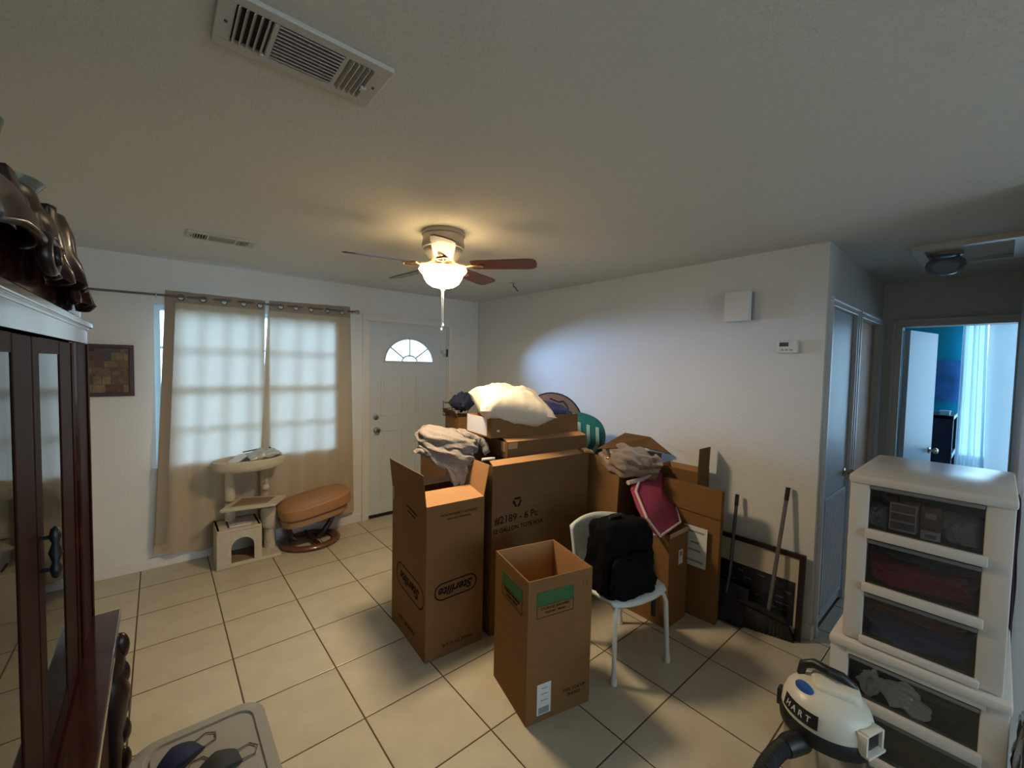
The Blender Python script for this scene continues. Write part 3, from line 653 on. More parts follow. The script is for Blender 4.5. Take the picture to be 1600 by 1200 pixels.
# ------------------------------------------------------------------ cat tree
ct = thing('cat_tree', 'cream plush cat tree with a cubby house in front of the curtain', 'cat tree', (.65, -.35, 0))
obj('base_board', bx(.44, .885, -.455, -.12, 0, .03, bev=.008), cream_m, ct)
b = BM(); X0, X1, Y0, Y1, Z0, Z1 = .445, .745, -.455, -.165, .03, .305
box(b, X0, X0 + .02, Y0 + .02, Y1, Z0, Z1); box(b, X1 - .02, X1, Y0 + .02, Y1, Z0, Z1); box(b, X0, X1, Y1 - .02, Y1, Z0, Z1); box(b, X0, X1, Y0, Y1, Z1 - .02, Z1, bev=.006)
# front with arch
acx, ar, az = .615, .078, .15; n = 16
def arch_front(b, xl, xr, z0, z1, y0, y1):
    box(b, xl, acx - ar, y0, y1, z0, z1 - .02); box(b, acx + ar, xr, y0, y1, z0, z1 - .02)
    for k in range(n):
        a0, a1 = math.pi * k / n, math.pi * (k + 1) / n; p = [(acx + ar * math.cos(a0), az + ar * math.sin(a0)), (acx + ar * math.cos(a1), az + ar * math.sin(a1)), (acx + ar * math.cos(a1), z1 - .02), (acx + ar * math.cos(a0), z1 - .02)]
        A_ = [b.verts.new((q[0], y0, q[1])) for q in p]; B_ = [b.verts.new((q[0], y1, q[1])) for q in p]; b.faces.new(A_); b.faces.new(B_[::-1])
        for t_ in range(4): b.faces.new((A_[t_], A_[(t_ + 1) % 4], B_[(t_ + 1) % 4], B_[t_]))
arch_front(b, X0, X1, Z0, Z1, Y0, Y0 + .02); obj('cubby_house', b, cream_m, ct)
obj('cubby_floor', bx(X0 + .02, X1 - .02, Y0 + .02, Y1 - .02, .03, .034), brownc, ct)
def post(x, y, z0, z1, m=cream_m, r=.036): obj('post', lathe(BM(), [(r, z0), (r * 1.02, (z0 + z1) / 2), (r, z1)], c=(x, y, 0), seg=18), m, ct, True)
post(.555, -.24, .305, .455); post(.555, -.24, .48, .745); post(.835, -.27, .03, .455, cream_m, .045); post(.80, -.24, .48, .745, sisal_m, .032)
obj('sleeve', lathe(BM(), [(.048, 0), (.060, .03), (.058, .09), (.062, .13), (.05, .17)], c=(.82, -.30, .22), seg=18), cream_m, ct, True)
b = BM(); slab(b, [(.46, -.45, .475), (.83, -.52, .475), (.955, -.32, .475), (.62, -.17, .475)], .028); bmesh.ops.bevel(b, geom=b.edges[:], offset=.008, segments=2, affect='EDGES'); obj('platform', b, cream_m, ct, True)
b = BM(); slab(b, [(.54, -.42, .479), (.78, -.47, .479), (.86, -.34, .479), (.64, -.24, .479)], .006); obj('platform_pad', b, brownc, ct)
b = BM(); lathe(b, [(0, .745), (.22, .745), (.255, .76), (.27, .79), (.262, .825), (.235, .835), (.215, .82), (.20, .785), (0, .775)], c=(.68, -.34, 0), seg=36, sx=.98, sy=.62); obj('top_bed', b, cream_m, ct, True)
b = BM(); lathe(b, [(0, .778), (.19, .79), (.2, .80), (0, .784)], c=(.68, -.34, 0), seg=30, sx=.96, sy=.6); obj('bed_pad', b, brownc, ct, True)
obj('hanging_ball', lathe(BM(), [(.0, -.028), (.020, -.02), (.028, 0), (.02, .02), (0, .028)], c=(.80, -.30, .56), seg=14), cream_m, ct, True)
obj('ball_cord', tube(BM(), [(.80, -.30, .745), (.80, -.30, .585)], .003, 5), sisal_m, ct)
t = thing('magazine', 'folded white magazine on top of the cat cubby', 'magazine', (.60, -.33, .307), R(-12))
obj('pages', bx(.53, .68, -.40, -.25, .306, .312, mtx=None), label_m, t); obj('cover', bx(.533, .677, -.397, -.253, .312, .3135), mat('printed cover', (.45, .42, .42), .4, var=.4, vscale=30), t); obj('spine', bx(.524, .531, -.40, -.25, .306, .3135), ink_m, t)
t = thing('pamphlet', 'white folded pamphlet with brown stripes in the top bed of the cat tree', 'pamphlet', (.60, -.33, .80))
b = BM(); slab(b, [(.50, -.40, .812), (.58, -.42, .816), (.70, -.27, .858), (.62, -.25, .856)], .005); obj('pages', b, label_m, t)
b = BM(); slab(b, [(.47, -.38, .806), (.545, -.425, .808), (.58, -.42, .812), (.50, -.36, .813)], .004); obj('brown_edge', b, brownc, t)
t = thing('plastic_bag', 'crumpled clear plastic bag with a blue edge in the top bed of the cat tree', 'bag', (.78, -.32, .80))
obj('bag', pillow_bm(.25, .17, .07, TR((.78, -.30, .842), 5, -6, 12), wr=.03, p=2.4, seed=41), mat('crumpled clear plastic', (.42, .42, .40), .2, coat=.6, bump=.8, scale=30), t, True)
obj('bag_edge', tube(BM(), [(.65, -.22, .862), (.76, -.20, .872), (.86, -.19, .874)], .005, 6), navy_m, t)
# ------------------------------------------------------------------ footstool
ft = thing('footstool', 'tan leather footstool on an oval bentwood ring base', 'footstool', (1.16, -.30, 0))
b = torus(BM(), (1.15, -.325, .024), .205, .036, 48, 10, 'Z', 1.03, .90)
for v in b.verts: v.co.z = .024 + (v.co.z - .024) * .62
obj('ring_base', b, walnut, ft, True)
obj('cross_bar', tube(BM(), [(1.15, -.14, .04), (1.15, -.32, .04), (1.17, -.49, .04)], .018, 8), dwood, ft, True)
b = BM(); tube(b, [(1.20, -.30, .045), (1.27, -.28, .06), (1.33, -.28, .14), (1.37, -.28, .24)], [.022, .026, .024, .022], 8); obj('curved_arm', b, dwood, ft, True)
b = BM(); tube(b, [(1.04, -.30, .045), (1.0, -.28, .07), (.98, -.28, .14), (.96, -.28, .24)], [.022, .026, .024, .022], 8); obj('curved_arm', b, dwood, ft, True)
def cush(w, d, h, mtx, p=4, n=14): 
    bm = BM(); bmesh.ops.create_cube(bm, size=2); bmesh.ops.subdivide_edges(bm, edges=bm.edges[:], cuts=n, use_grid_fill=True)
    for v in bm.verts:
        c = v.co.copy(); l = (abs(c.x) ** p + abs(c.y) ** p) ** (1 / p); m_ = max(abs(c.x), abs(c.y)); k = m_ / l if l > 1e-6 else 1
        rr = m_; x, y = c.x * k, c.y * k; z = c.z
        if abs(z) >= .999: z = (1 if z > 0 else -1) * (1 - .35 * rr ** 4)
        else: z *= .65; x *= 1 + .03 * (1 - z * z); y *= 1 + .03 * (1 - z * z)
        v.co = Vector((x * w / 2, y * d / 2, z * h / 2))
    bmesh.ops.transform(bm, matrix=mtx, verts=bm.verts[:]); return bm
obj('cushion', cush(.58, .40, .14, TR((1.175, -.36, .375), 2, -9, 0), p=3), leather, ft, True)
obj('cushion_band', cush(.53, .35, .09, TR((1.17, -.355, .285), 2, -9, 0), p=3), leather2, ft, True)
# ------------------------------------------------------------------ picture on the back wall
t = thing('wall_picture', 'dark framed patchwork abstract picture on the wall left of the window', 'picture', (-.15, YB, 1.345))
px0, px1, pz0, pz1 = -.34, -.016, 1.345, 1.722; yy = YB - .022
b = BM()
for q in ((px0, px1, pz1 - .026, pz1), (px0, px1, pz0, pz0 + .026), (px0, px0 + .026, pz0 + .026, pz1 - .026), (px1 - .026, px1, pz0 + .026, pz1 - .026)): box(b, q[0], q[1], yy, YB - .002, q[2], q[3], bev=.002)
obj('frame', b, frame_m, t)
cv = obj('canvas', bx(px0 + .02, px1 - .02, YB - .014, YB - .003, pz0 + .02, pz1 - .02), mat('dark brown paint', (.10, .055, .04), .6, var=.4, vscale=20), t)
random.seed(11)
pal = [(.22, .13, .07), (.16, .08, .05), (.30, .22, .10), (.12, .09, .09), (.26, .17, .12), (.35, .24, .12), (.10, .12, .12), (.05, .03, .03)]
pm = [mat('patch paint %d' % k, tuple(q * .62 for q in c), .6, var=.45, vscale=35) for k, c in enumerate(pal)]
zz = pz0 + .03; row = 0
while zz < pz1 - .05:
    hh = random.uniform(.045, .075); xx = px0 + .03
    while xx < px1 - .05:
        ww = min(random.uniform(.04, .10), px1 - .03 - xx)
        k = random.choice([6, 3, 7, 1]) if (zz > 1.58 and xx < -.15) else random.choice([0, 1, 2, 4, 5, 0, 2])
        obj('patch', bx(xx, xx + ww - .004, YB - .0165, YB - .013, zz, min(zz + hh - .004, pz1 - .03)), pm[k], cv); xx += ww
    zz += hh
# ------------------------------------------------------------------ curtains and rod
t = thing('curtain_rod', 'thin brushed metal curtain rod with ball finials above the front window', 'curtain rod', (.7, YB - .08, 2.1))
ry = YB - .062
rod_m = mat('dark rod metal', (.16, .14, .12), .4, .8)
obj('rod', tube(BM(), [(-.50, ry, 2.10), (1.60, ry, 2.125)], .0085, 10), rod_m, t, True)
for xx, zz in ((1.625, 2.125), (-.52, 2.10)): obj('finial', lathe(BM(), [(0, -.024), (.017, -.016), (.024, 0), (.017, .016), (0, .024)], c=(xx, ry, zz), seg=16), steel_m, t, True)
for xx, zz in ((.115, 2.107), (1.585, 2.125)): b = BM(); tube(b, [(xx, YB, zz - .01), (xx, ry, zz - .01)], .006, 8); torus(b, (xx, ry, zz), .013, .004, 14, 6, 'X'); obj('bracket', b, steel_m, t, True)
def curtain(label, topL, topR, botL, botR, zb, grs, seed, ztop=(2.155, 2.165), amp=.010, nf=4, foldleft=False, inner=False):
    t = thing('curtain', label, 'curtain', ((topL + topR) / 2, ry, zb), 0, None)
    def P(u, z):
        f = (2.15 - z) / (2.15 - zb); xl = topL + (botL - topL) * f; xr = topR + (botR - topR) * f
        x = xl + (xr - xl) * u; ph = 2 * math.pi * nf * u
        y = ry + math.sin(ph + .6) * amp * (1 + .5 * f) + noise.noise(Vector((u * 3 + seed, f * 1.5, 0))) * .012 * f
        if f > .7: y += (f - .7) * .06 * noise.noise(Vector((u * 5, seed, f * 3)))
        return Vector((x, y, z))
    zt0, zt1 = ztop; hb = 2.062
    bm = grid(lambda u, v: P(u, hb + (zb - hb) * v + (.018 * math.sin(u * 9 + seed) * (v > .97))), 110, 60); obj('cloth', bm, curt_m, t, True)
    nu, nv = 200, 22; bm = grid(lambda u, v: P(u, (zt0 + (zt1 - zt0) * u) + (hb - zt0) * v - (zt1 - zt0) * u * v), nu, nv)
    dead = []
    for f_ in bm.faces:
        c = f_.calc_center_median()
        for gx, gz in grs:
            if (c.x - gx) ** 2 + (c.z - gz) ** 2 < .0195 ** 2: dead.append(f_); break
    bmesh.ops.delete(bm, geom=dead, context='FACES'); hd = obj('header', bm, head_m, t, True)
    for gx, gz in grs:
        f = 0; u = (gx - topL) / (topR - topL); p = P(u, gz); d = (P(min(1, u + .01), gz) - P(max(0, u - .01), gz)); a = math.atan2(d.y, d.x)
        bmg = torus(BM(), (0, 0, 0), .0215, .0045, 20, 6, 'Y'); bmesh.ops.transform(bmg, matrix=Matrix.Translation(p) @ Matrix.Rotation(a, 4, 'Z'), verts=bmg.verts[:]); obj('grommet', bmg, rod_m, t, True)
    if foldleft:
        bm = grid(lambda u, v: P(u * .09, hb + (zb + .1 - hb) * v) + Vector((.004, -.022, 0)), 8, 40); obj('turned_edge', bm, head_m, t, True)
    if inner:
        bm = grid(lambda u, v: P(u * (.005 + .135 * v), hb + (zb + .05 - hb) * v) + Vector((-.002, .022, 0)), 8, 40); obj('turned_edge', bm, head_m, t, True)
    return t
curtain('left beige grommet curtain, partly hidden behind the cat tree', .168, .83, .075, .80, .10, [(.262, 2.102), (.40, 2.103), (.54, 2.10), (.675, 2.102), (.79, 2.098)], 1, ztop=(2.15, 2.145), foldleft=True)
curtain('right beige grommet curtain, next to the front door', .862, 1.555, .74, 1.60, .12, [(.95, 2.105), (1.075, 2.11), (1.20, 2.108), (1.34, 2.112), (1.475, 2.108)], 5, ztop=(2.150, 2.17), inner=True)
# ------------------------------------------------------------------ ceiling fan
FX, FY = 1.395, -2.145
fan = thing('ceiling_fan', 'five-blade mahogany ceiling fan with a lit frosted glass bowl', 'ceiling fan', (FX, FY, H))
obj('canopy', lathe(BM(), [(.122, H), (.125, H - .02), (.118, H - .028), (.118, H - .045)], c=(FX, FY, 0), seg=36), fan_metal, fan, True)
obj('motor_housing', lathe(BM(), [(.118, H - .045), (.124, H - .075), (.120, H - .095), (.112, H - .10), (.110, H - .118), (.098, H - .13), (.082, H - .155), (.075, H - .168), (.03, H - .17)], c=(FX, FY, 0), seg=36), fan_metal, fan, True)
obj('switch_housing', lathe(BM(), [(.05, H - .168), (.052, H - .20), (.06, H - .205), (.045, H - .215), (.045, H - .222)], c=(FX, FY, 0), seg=28), mat('brass fan metal', (.62, .48, .28), .3, .9), fan, True)
blade_me = None; ZB = 2.205
for k, a in enumerate((-121, -49, 23, 95, 167)):
    if blade_me is None:
        n = 22; b = BM()
        outl = [(.17, -.045), (.20, -.052), (.49, -.062), (.525, -.058), (.545, -.040), (.55, -.0), (.545, .040), (.525, .058), (.49, .062), (.20, .052), (.17, .045)]
        slab(b, [(x, y, .003) for x, y in outl], .006); bmesh.ops.transform(b, matrix=Matrix.Rotation(R(-12), 4, 'X'), verts=b.verts[:])
        o = obj('blade', b, fan_wood, fan, local=True); blade_me = o.data
        b = BM(); tube(b, [(.06, 0, .02), (.10, 0, .0), (.14, 0, -.008)], [.012, .011, .010], 8)
        tube(b, [(.14, 0, -.008), (.175, -.03, -.013), (.22, -.032, -.013), (.235, 0, -.010), (.22, .032, -.003), (.175, .03, -.003), (.14, 0, -.008)], .006, 6); tube(b, [(.14, 0, -.008), (.235, 0, -.010)], .005, 6)
        br = obj('blade_bracket', b, bpy.data.materials['brass fan metal'], o, True, local=True); br_me = br.data
    else:
        o = bpy.data.objects.new('blade', blade_me); C.objects.link(o); o.parent = fan
        br = bpy.data.objects.new('blade_bracket', br_me); C.objects.link(br); br.parent = o
    o.location = (0, 0, ZB - H); o.rotation_euler = (0, 0, R(a))
bowl = obj('glass_bowl', lathe(BM(), [(.138, 2.182), (.140, 2.176), (.132, 2.165), (.118, 2.150), (.108, 2.125), (.092, 2.10), (.066, 2.083), (.03, 2.074), (0, 2.072)], c=(FX, FY, 0), seg=40), bowl_m, fan, True)
obj('bowl_fitter', lathe(BM(), [(.006, 2.185), (.006, 2.068), (.012, 2.066), (.012, 2.060), (0, 2.052)], c=(FX, FY, 0), seg=14), fan_metal, fan, True)
for dx, zb in ((-.012, 1.83), (.012, 1.86)):
    pc = obj('pull_chain', tube(BM(), [(FX + dx, FY + dx, 2.06), (FX + dx, FY + dx, zb)], .0018, 5), steel_m, fan)
    obj('chain_fob', lathe(BM(), [(0, -.012), (.004, -.008), (.005, 0), (.003, .008), (0, .012)], c=(FX + dx, FY + dx, zb), seg=10), white_pl, pc, True)
for i in range(3):
    a = R(120 * i + 30); d = bpy.data.lights.new('fan bulb', 'POINT'); d.energy = 26; d.color = (1, .75, .46); d.shadow_soft_size = .02
    o = bpy.data.objects.new('fan_bulb_light', d); C.objects.link(o); o.location = (FX + .024 * math.cos(a), FY + .024 * math.sin(a), 2.178)
d = bpy.data.lights.new('bowl glow', 'AREA'); d.shape = 'DISK'; d.size = .26; d.energy = 26; d.color = (1, .78, .52); o = bpy.data.objects.new('bowl_glow_light', d); C.objects.link(o); o.location = (FX, FY, 2.066)
# ------------------------------------------------------------------ ceiling vents
vent_m = mat('vent enamel', (.50, .47, .40), .45); vdark = mat('vent duct grey', (.04, .04, .038), .8)
def vent(label, x0, x1, y0, y1, centre_slats):
    t = thing('air_vent', label, 'air vent', ((x0 + x1) / 2, (y0 + y1) / 2, H), 0)
    w = x1 - x0; d = y1 - y0; e = .028; z0 = H - .012; b = BM()
    b1, b2 = x0 + w * .09, x0 + w * .28; c1, c2 = x0 + w * .31, x0 + w * .69; e1, e2 = x0 + w * .72, x0 + w * .90
    for q in ((x0, x1, y0, y0 + e), (x0, x1, y1 - e, y1), (x0, b1, y0 + e, y1 - e), (e2, x1, y0 + e, y1 - e), (b2, c1, y0 + e, y1 - e), (c2, e1, y0 + e, y1 - e)): box(b, q[0], q[1], q[2], q[3], z0, H, bev=.002)
    obj('frame', b, vent_m, t); obj('duct_backing', bx(x0 + .01, x1 - .01, y0 + .01, y1 - .01, H - .003, H - .001), vdark, t)
    for (q0, q1, n_) in ((b1, b2, 5), (e1, e2, 5)):
        for k in range(n_):
            xx = q0 + (k + .5) * (q1 - q0) / n_; obj('slat', bx(-.001, .001, y0 + e, y1 - e, -.009, .007, mtx=Matrix.Translation((xx, 0, z0 + .004)) @ Matrix.Rotation(R(28 if q0 < c1 else -28), 4, 'Y')), vent_m, t)
    for k in range(centre_slats):
        yy_ = y0 + e + (k + .5) * (d - 2 * e) / centre_slats; obj('slat', bx(c1, c2, -.001, .001, -.006, .006, mtx=Matrix.Translation((0, yy_, z0 + .004)) @ Matrix.Rotation(R(-25), 4, 'X')), vent_m, t)
    for q in ((x0 + .02, (y0 + y1) / 2), (x1 - .02, (y0 + y1) / 2)): obj('screw', lathe(BM(), [(.004, 0), (.003, -.003), (0, -.003)], c=(q[0], q[1], z0), seg=10), vdark, t)
    obj('damper_lever', bx(x1 - .05, x1 - .035, y0 + d * .55, y0 + d * .62, z0 - .008, z0), vent_m, t)
vent('large white ceiling vent with louvre slats at the top of the photo', .225, .600, -3.222, -3.032, 10)
vent('small white ceiling vent above the front window', .26, .616, -1.135, -.965, 6)
t = thing('ceiling_hook', 'small bent metal hook in the ceiling right of the fan', 'hook', (2.634, -1.322, H))
obj('plate', lathe(BM(), [(.035, H), (.03, H - .006), (0, H - .008)], c=(2.634, -1.322, 0), seg=16), steel_m, t, True)
obj('hook_wire', tube(BM(), [(2.634, -1.322, H - .006), (2.63, -1.325, H - .03), (2.66, -1.33, H - .045), (2.665, -1.335, H - .065), (2.68, -1.34, H - .07)], .005, 6), black_m, t, True)
# ------------------------------------------------------------------ wall devices
t = thing('door_chime', 'square white door chime box high on the right wall', 'door chime', (XR, -3.12, 1.95))
obj('cover', bx(XR - .075, XR - .028, -3.205, -3.045, 1.955, 2.155, bev=.006), white_pl, t); obj('side_grille', bx(XR - .028, XR - .001, -3.21, -3.05, 1.965, 2.145), mat('chime side grey', (.25, .24, .22), .6), t)
t = thing('thermostat', 'small white wall thermostat with a grey display near the hall corner', 'thermostat', (XR, -3.42, 1.745))
obj('body', bx(XR - .03, XR - .001, -3.475, -3.36, 1.742, 1.822, bev=.008), white_pl, t); obj('display', bx(XR - .0315, XR - .029, -3.425, -3.375, 1.783, 1.808), mat('lcd grey', (.06, .07, .06), .3), t)
for k in range(3): obj('button', bx(XR - .0325, XR - .029, -3.385 - k * .024 - .014, -3.385 - k * .024, 1.757, 1.766), mat('button grey', (.35, .34, .33), .5), t)
# ------------------------------------------------------------------ frame, broom, dustpan against the right wall
t = thing('leaning_frame', 'dark framed picture with a cream top leaning on the right wall behind the broom', 'picture frame', (3.05, -3.3, 0))
la = face_mtx((3.055, -3.575, .005), (0, 1, 0), Vector((.075, 0, 1)))   # x along +y, y up
la = Matrix(((0, .075, -1, 3.045), (1, 0, 0, -3.578), (0, 1, .075, .004), (0, 0, 0, 1)))
fw, fh = .66, .515; b = BM()
for q in ((0, fw, fh - .03, fh), (0, fw, 0, .03), (0, .03, .03, fh - .03), (fw - .03, fw, .03, fh - .03)): box(b, q[0], q[1], q[2], q[3], -.004, .016, mtx=la)
obj('frame', b, mat('black red frame', (.018, .008, .01), .4), t)
obj('mat_board', bx(.025, fw - .025, .025, fh - .025, -.003, .004, mtx=la), mat('cream board', (.50, .44, .34), .6), t)
pb = obj('dark_print', bx(.045, fw - .04, .07, .335, .004, .007, mtx=la), mat('dark glossy print', (.02, .022, .028), .25, var=.5, vscale=14), t)
random.seed(5)
b = BM()
for k in range(26):
    xx = random.uniform(.06, .55); zz = .10 + .04 * (k % 6) + random.uniform(-.006, .006); box(b, xx, xx + random.uniform(.02, .07), zz, zz + .006, .007, .0076, mtx=la)
obj('faint_streaks', b, mat('faint grey print', (.09, .10, .12), .6), pb)
broom = thing('broom', 'long-handled broom with a wide black fan of bristles leaning on the wall corner', 'broom', (2.98, -3.43, 0))
jt = Vector((2.965, -3.425, .15)); tp = Vector((3.09, -3.463, .905))
obj('handle', tube(BM(), [jt, tp], .0115, 10), mat('grey metal handle', (.20, .185, .18), .35, .5), broom, True)
obj('handle_grip', tube(BM(), [jt.lerp(tp, .90), jt.lerp(tp, 1.005)], .013, 10), black_m, broom, True)
b = BM(); slab(b, [(2.975, -3.35, .17), (2.98, -3.50, .15), (2.99, -3.52, .115), (2.965, -3.24, .15)], .03); obj('head', b, black_m, broom)
b = BM(); random.seed(8)
for k in range(170):
    f = k / 169; top = Vector((2.965, -3.24, .15)).lerp(Vector((2.985, -3.52, .115)), f); bot = Vector((2.875, -3.11, .002)).lerp(Vector((3.0, -3.555, .002)), f)
    for dd in (0, .012, .024):
        j_ = Vector((random.uniform(-.004, .004), random.uniform(-.005, .005), 0)); p0, p1 = top + Vector((dd * .4, 0, 0)), bot + Vector((dd * 1.4, 0, 0)) + j_
        mid = p0.lerp(p1, .5) + Vector((-.008, 0, .006)); mid2 = mid
        for s_ in (0,): slab(b, [p0, p0 + Vector((0, .0032, 0)), p1 + Vector((0, .0045, 0)), p1], .0015)
o = obj('bristles', b, mat('dark bristles', (.022, .024, .024), .6), broom); o['kind'] = 'stuff'
dp = thing('dustpan', 'black upright dustpan on a thin grey pole, left of the broom', 'dustpan', (2.95, -3.16, 0))
obj('pole', tube(BM(), [(2.965, -3.175, .16), (2.985, -3.185, .30), (3.075, -3.175, .79)], .011, 8), mat('grey pole', (.10, .095, .10), .4, .4), dp, True); obj('grip', tube(BM(), [(3.063, -3.1765, .72), (3.076, -3.175, .795)], .013, 8), black_m, dp, True)
b = BM(); slab(b, [(2.885, -3.09, .01), (2.915, -3.30, .01), (3.0, -3.30, .22), (2.975, -3.09, .24)], .008); slab(b, [(2.885, -3.09, .01), (2.975, -3.09, .24), (3.0, -3.10, .14), (2.96, -3.09, .01)], .006); slab(b, [(2.915, -3.30, .01), (3.0, -3.30, .01), (3.03, -3.30, .14), (3.0, -3.30, .22)], .006)
box(b, 2.885, 3.0, -3.30, -3.09, .004, .014); obj('pan', b, black_m, dp)
# ------------------------------------------------------------------ drawer tower
tw = thing('drawer_tower', 'white plastic drawer unit of three clear drawers, upper half of the stack', 'drawer unit', (2.39, -4.135, .62))
TX0, TX1, TY0, TY1 = 2.1, 2.67, -4.335, -3.936
def unit(t, x0, x1, y0, y1, z0, z1, drs, topover=.008, oy=(0, 0)):
    b = BM(); box(b, x0 - topover, x1, y0 - .004, y1 + .004, z1 - .034, z1, bev=.010); obj('top_panel', b, tower_m, t, True)
    ya, yb_ = y0 + .062, y1 - .058
    b = BM(); box(b, x0, x0 + .04, y0, ya + oy[0], z0, z1 - .03, bev=.006); box(b, x0, x0 + .04, yb_ + oy[1], y1, z0, z1 - .03, bev=.006)
    box(b, x0 + .03, x1, y0, y0 + .012, z0, z1 - .03); box(b, x0 + .03, x1, y1 - .012, y1, z0, z1 - .03); box(b, x1 - .012, x1, y0, y1, z0, z1 - .03); obj('side_frame', b, tower_m, t, True)
    zs = [z0] + [q for pr in drs for q in pr]
    last = z0
    for (a, c) in drs:
        if a - last > .004: obj('shelf_rail', bx(x0 - .014, x0 + .03, y0 + .05, y1 - .05, last + .002, a, bev=.005), tower_m, t, True)
        last = c
    obj('shelf_rail', bx(x0 - .004, x0 + .03, y0 + .05, y1 - .05, last, z1 - .03, bev=.003), tower_m, t, True)
    for (a, c) in drs:
        b = BM(); box(b, x0 + .004, x0 + .008, ya + oy[0] - .004, yb_ + oy[1] + .004, a, c); dr = obj('drawer', b, drawer_gl, t)
        b = BM(); box(b, x0 + .012, x1 - .03, y0 + .02, y1 - .02, a, a + .004); box(b, x0 + .012, x1 - .03, y0 + .02, y0 + .024, a, c - .02); box(b, x0 + .012, x1 - .03, y1 - .024, y1 - .02, a, c - .02); obj('drawer_tray', b, drawer_gl, dr)
        obj('drawer_pull', bx(x0 - .002, x0 + .012, ya + oy[0], yb_ + oy[1], c - .018, c - .004, bev=.003), mat('clear pull', (.16, .16, .15), .2, coat=.5) if 'clear pull' not in bpy.data.materials else bpy.data.materials['clear pull'], dr)
unit(tw, TX0, TX1, TY0, TY1, .628, 1.252, [(.655, .822), (.856, 1.022), (1.058, 1.222)])
tl = thing('drawer_base_unit', 'wider white plastic drawer unit at the bottom of the stack, behind the vacuum', 'drawer unit', (2.39, -4.135, 0))
unit(tl, 2.085, 2.69, -4.352, -3.905, 0, .626, [(.05, .20), (.235, .39), (.43, .575)], topover=.012)
# things in the drawers
def small(name, label, cat, bm, m, sm=False, group=None): o = obj(name, bm, m, smooth=sm); recenter(o); return tag(o, label, cat, group)
t = thing('mini_drawers', 'tiny white plastic mini drawers inside the top clear drawer', 'mini drawers', (2.16, -4.08, 1.063))
obj('case', bx(2.135, 2.20, -4.118, -4.045, 1.063, 1.165, bev=.002), mat('pinkish white plastic', (.75, .6, .54), .5), t)
for k in range(3): obj('drawer', bx(2.1325, 2.136, -4.113, -4.05, 1.072 + k * .031, 1.096 + k * .031), mat('mini drawer tone %d' % k, ((.16, .14, .13), (.20, .15, .15), (.33, .16, .14))[k], .5), t)
t = thing('small_carton', 'small reddish printed carton with a white label in the top clear drawer', 'carton', (2.15, -4.15, 1.063))
obj('carton', bx(2.135, 2.19, -4.176, -4.126, 1.063, 1.170), mat('faded red carton', (.34, .15, .11), .6, var=.2, vscale=40), t); obj('paper_label', bx(2.118, 2.121, -4.178, -4.130, 1.062, 1.092), label_m, t); obj('print', bx(2.1172, 2.118, -4.168, -4.140, 1.068, 1.08), greylab, t)
obj('print', bx(2.1335, 2.135, -4.165, -4.138, 1.13, 1.15), label_m, t)
small('wooden_block', 'little brown wooden block beside the mini drawers', 'block', bx(2.14, 2.18, -4.065, -4.035, 1.165, 1.182), walnut)
small('plastic_bag', 'crumpled grey plastic bag at the right of the top clear drawer', 'bag', pillow_bm(.10, .10, .12, TR((2.17, -4.225, 1.11), 20, 80, 0), wr=.02, p=2.2, seed=51), mat('grey bag plastic', (.5, .46, .42), .35, bump=.6, scale=30), True)
small('plastic_bag', 'pale crumpled plastic bag at the left of the top clear drawer', 'bag', pillow_bm(.09, .06, .10, TR((2.17, -4.012, 1.10), 10, 80, 0), wr=.02, p=2.2, seed=55), mat('pale bag plastic', (.42, .42, .42), .3, bump=.6, scale=30), True)
small('folded_shirt', 'dark red folded cloth in the second clear drawer', 'clothes', rbox(.36, .27, .09, TR((2.30, -4.13, .907), 0, 0, 0), seed=61, wr=.012), mat('dark red cloth', (.42, .02, .06), .9), True)
small('folded_shirt', 'charcoal folded cloth on the red cloth in the second clear drawer', 'clothes', rbox(.36, .26, .05, TR((2.30, -4.13, .983), 3, 0, 0), seed=63, wr=.008), mat('charcoal cloth', (.035, .035, .032), .9), True)
small('folded_shirt', 'navy folded cloth in the third clear drawer', 'clothes', rbox(.36, .27, .075, TR((2.30, -4.13, .70), 0, 0, 0), seed=64, wr=.012), mat('navy shirt cloth', (.04, .055, .26), .9), True)
small('folded_shirt', 'maroon and black folded cloth at the top of the third clear drawer', 'clothes', rbox(.36, .26, .06, TR((2.30, -4.12, .772), 4, 0, 0), seed=66, wr=.010), mat('maroon black cloth', (.16, .03, .045), .9, var=.5, vscale=12), True)
small('folded_shirt', 'black folded cloth in the lower unit behind the white crumpled paper', 'clothes', rbox(.36, .28, .11, TR((2.32, -4.13, .495), 0, 0, 0), seed=67, wr=.012), mat('black cloth', (.016, .018, .02), .9), True)
small('crumpled_paper', 'white crumpled paper against the front of the first lower drawer', 'paper', rbox(.014, .15, .10, TR((2.105, -4.115, .485), 18, 0, 0), n=12, p=1.5, seed=71, wr=.012), mat('white crumpled tissue', (.85, .8, .74), .6, bump=1, scale=30), True)
small('crumpled_paper', 'narrow white crumpled paper at the left in the first lower drawer', 'paper', rbox(.012, .07, .11, TR((2.105, -4.025, .488), 12, 0, 0), n=12, p=1.3, seed=74, wr=.010), bpy.data.materials['white crumpled tissue'], True)
small('folded_cloth', 'olive and dark cloth in the lowest visible drawer behind the vacuum', 'clothes', rbox(.36, .30, .09, TR((2.30, -4.12, .30), 0, 0, 0), seed=76, wr=.012), mat('olive dark cloth', (.04, .05, .02), .9, var=.5, vscale=8), True)
small('garment_bag', 'dark purple garment squeezed between the drawer tower and the wall', 'clothes', rbox(.05, .02, 1.14, TR((2.715, -4.350, .585), 0, 0, 0), n=16, seed=81, wr=.004), mat('dark purple cloth', (.03, .008, .03), .9), True)
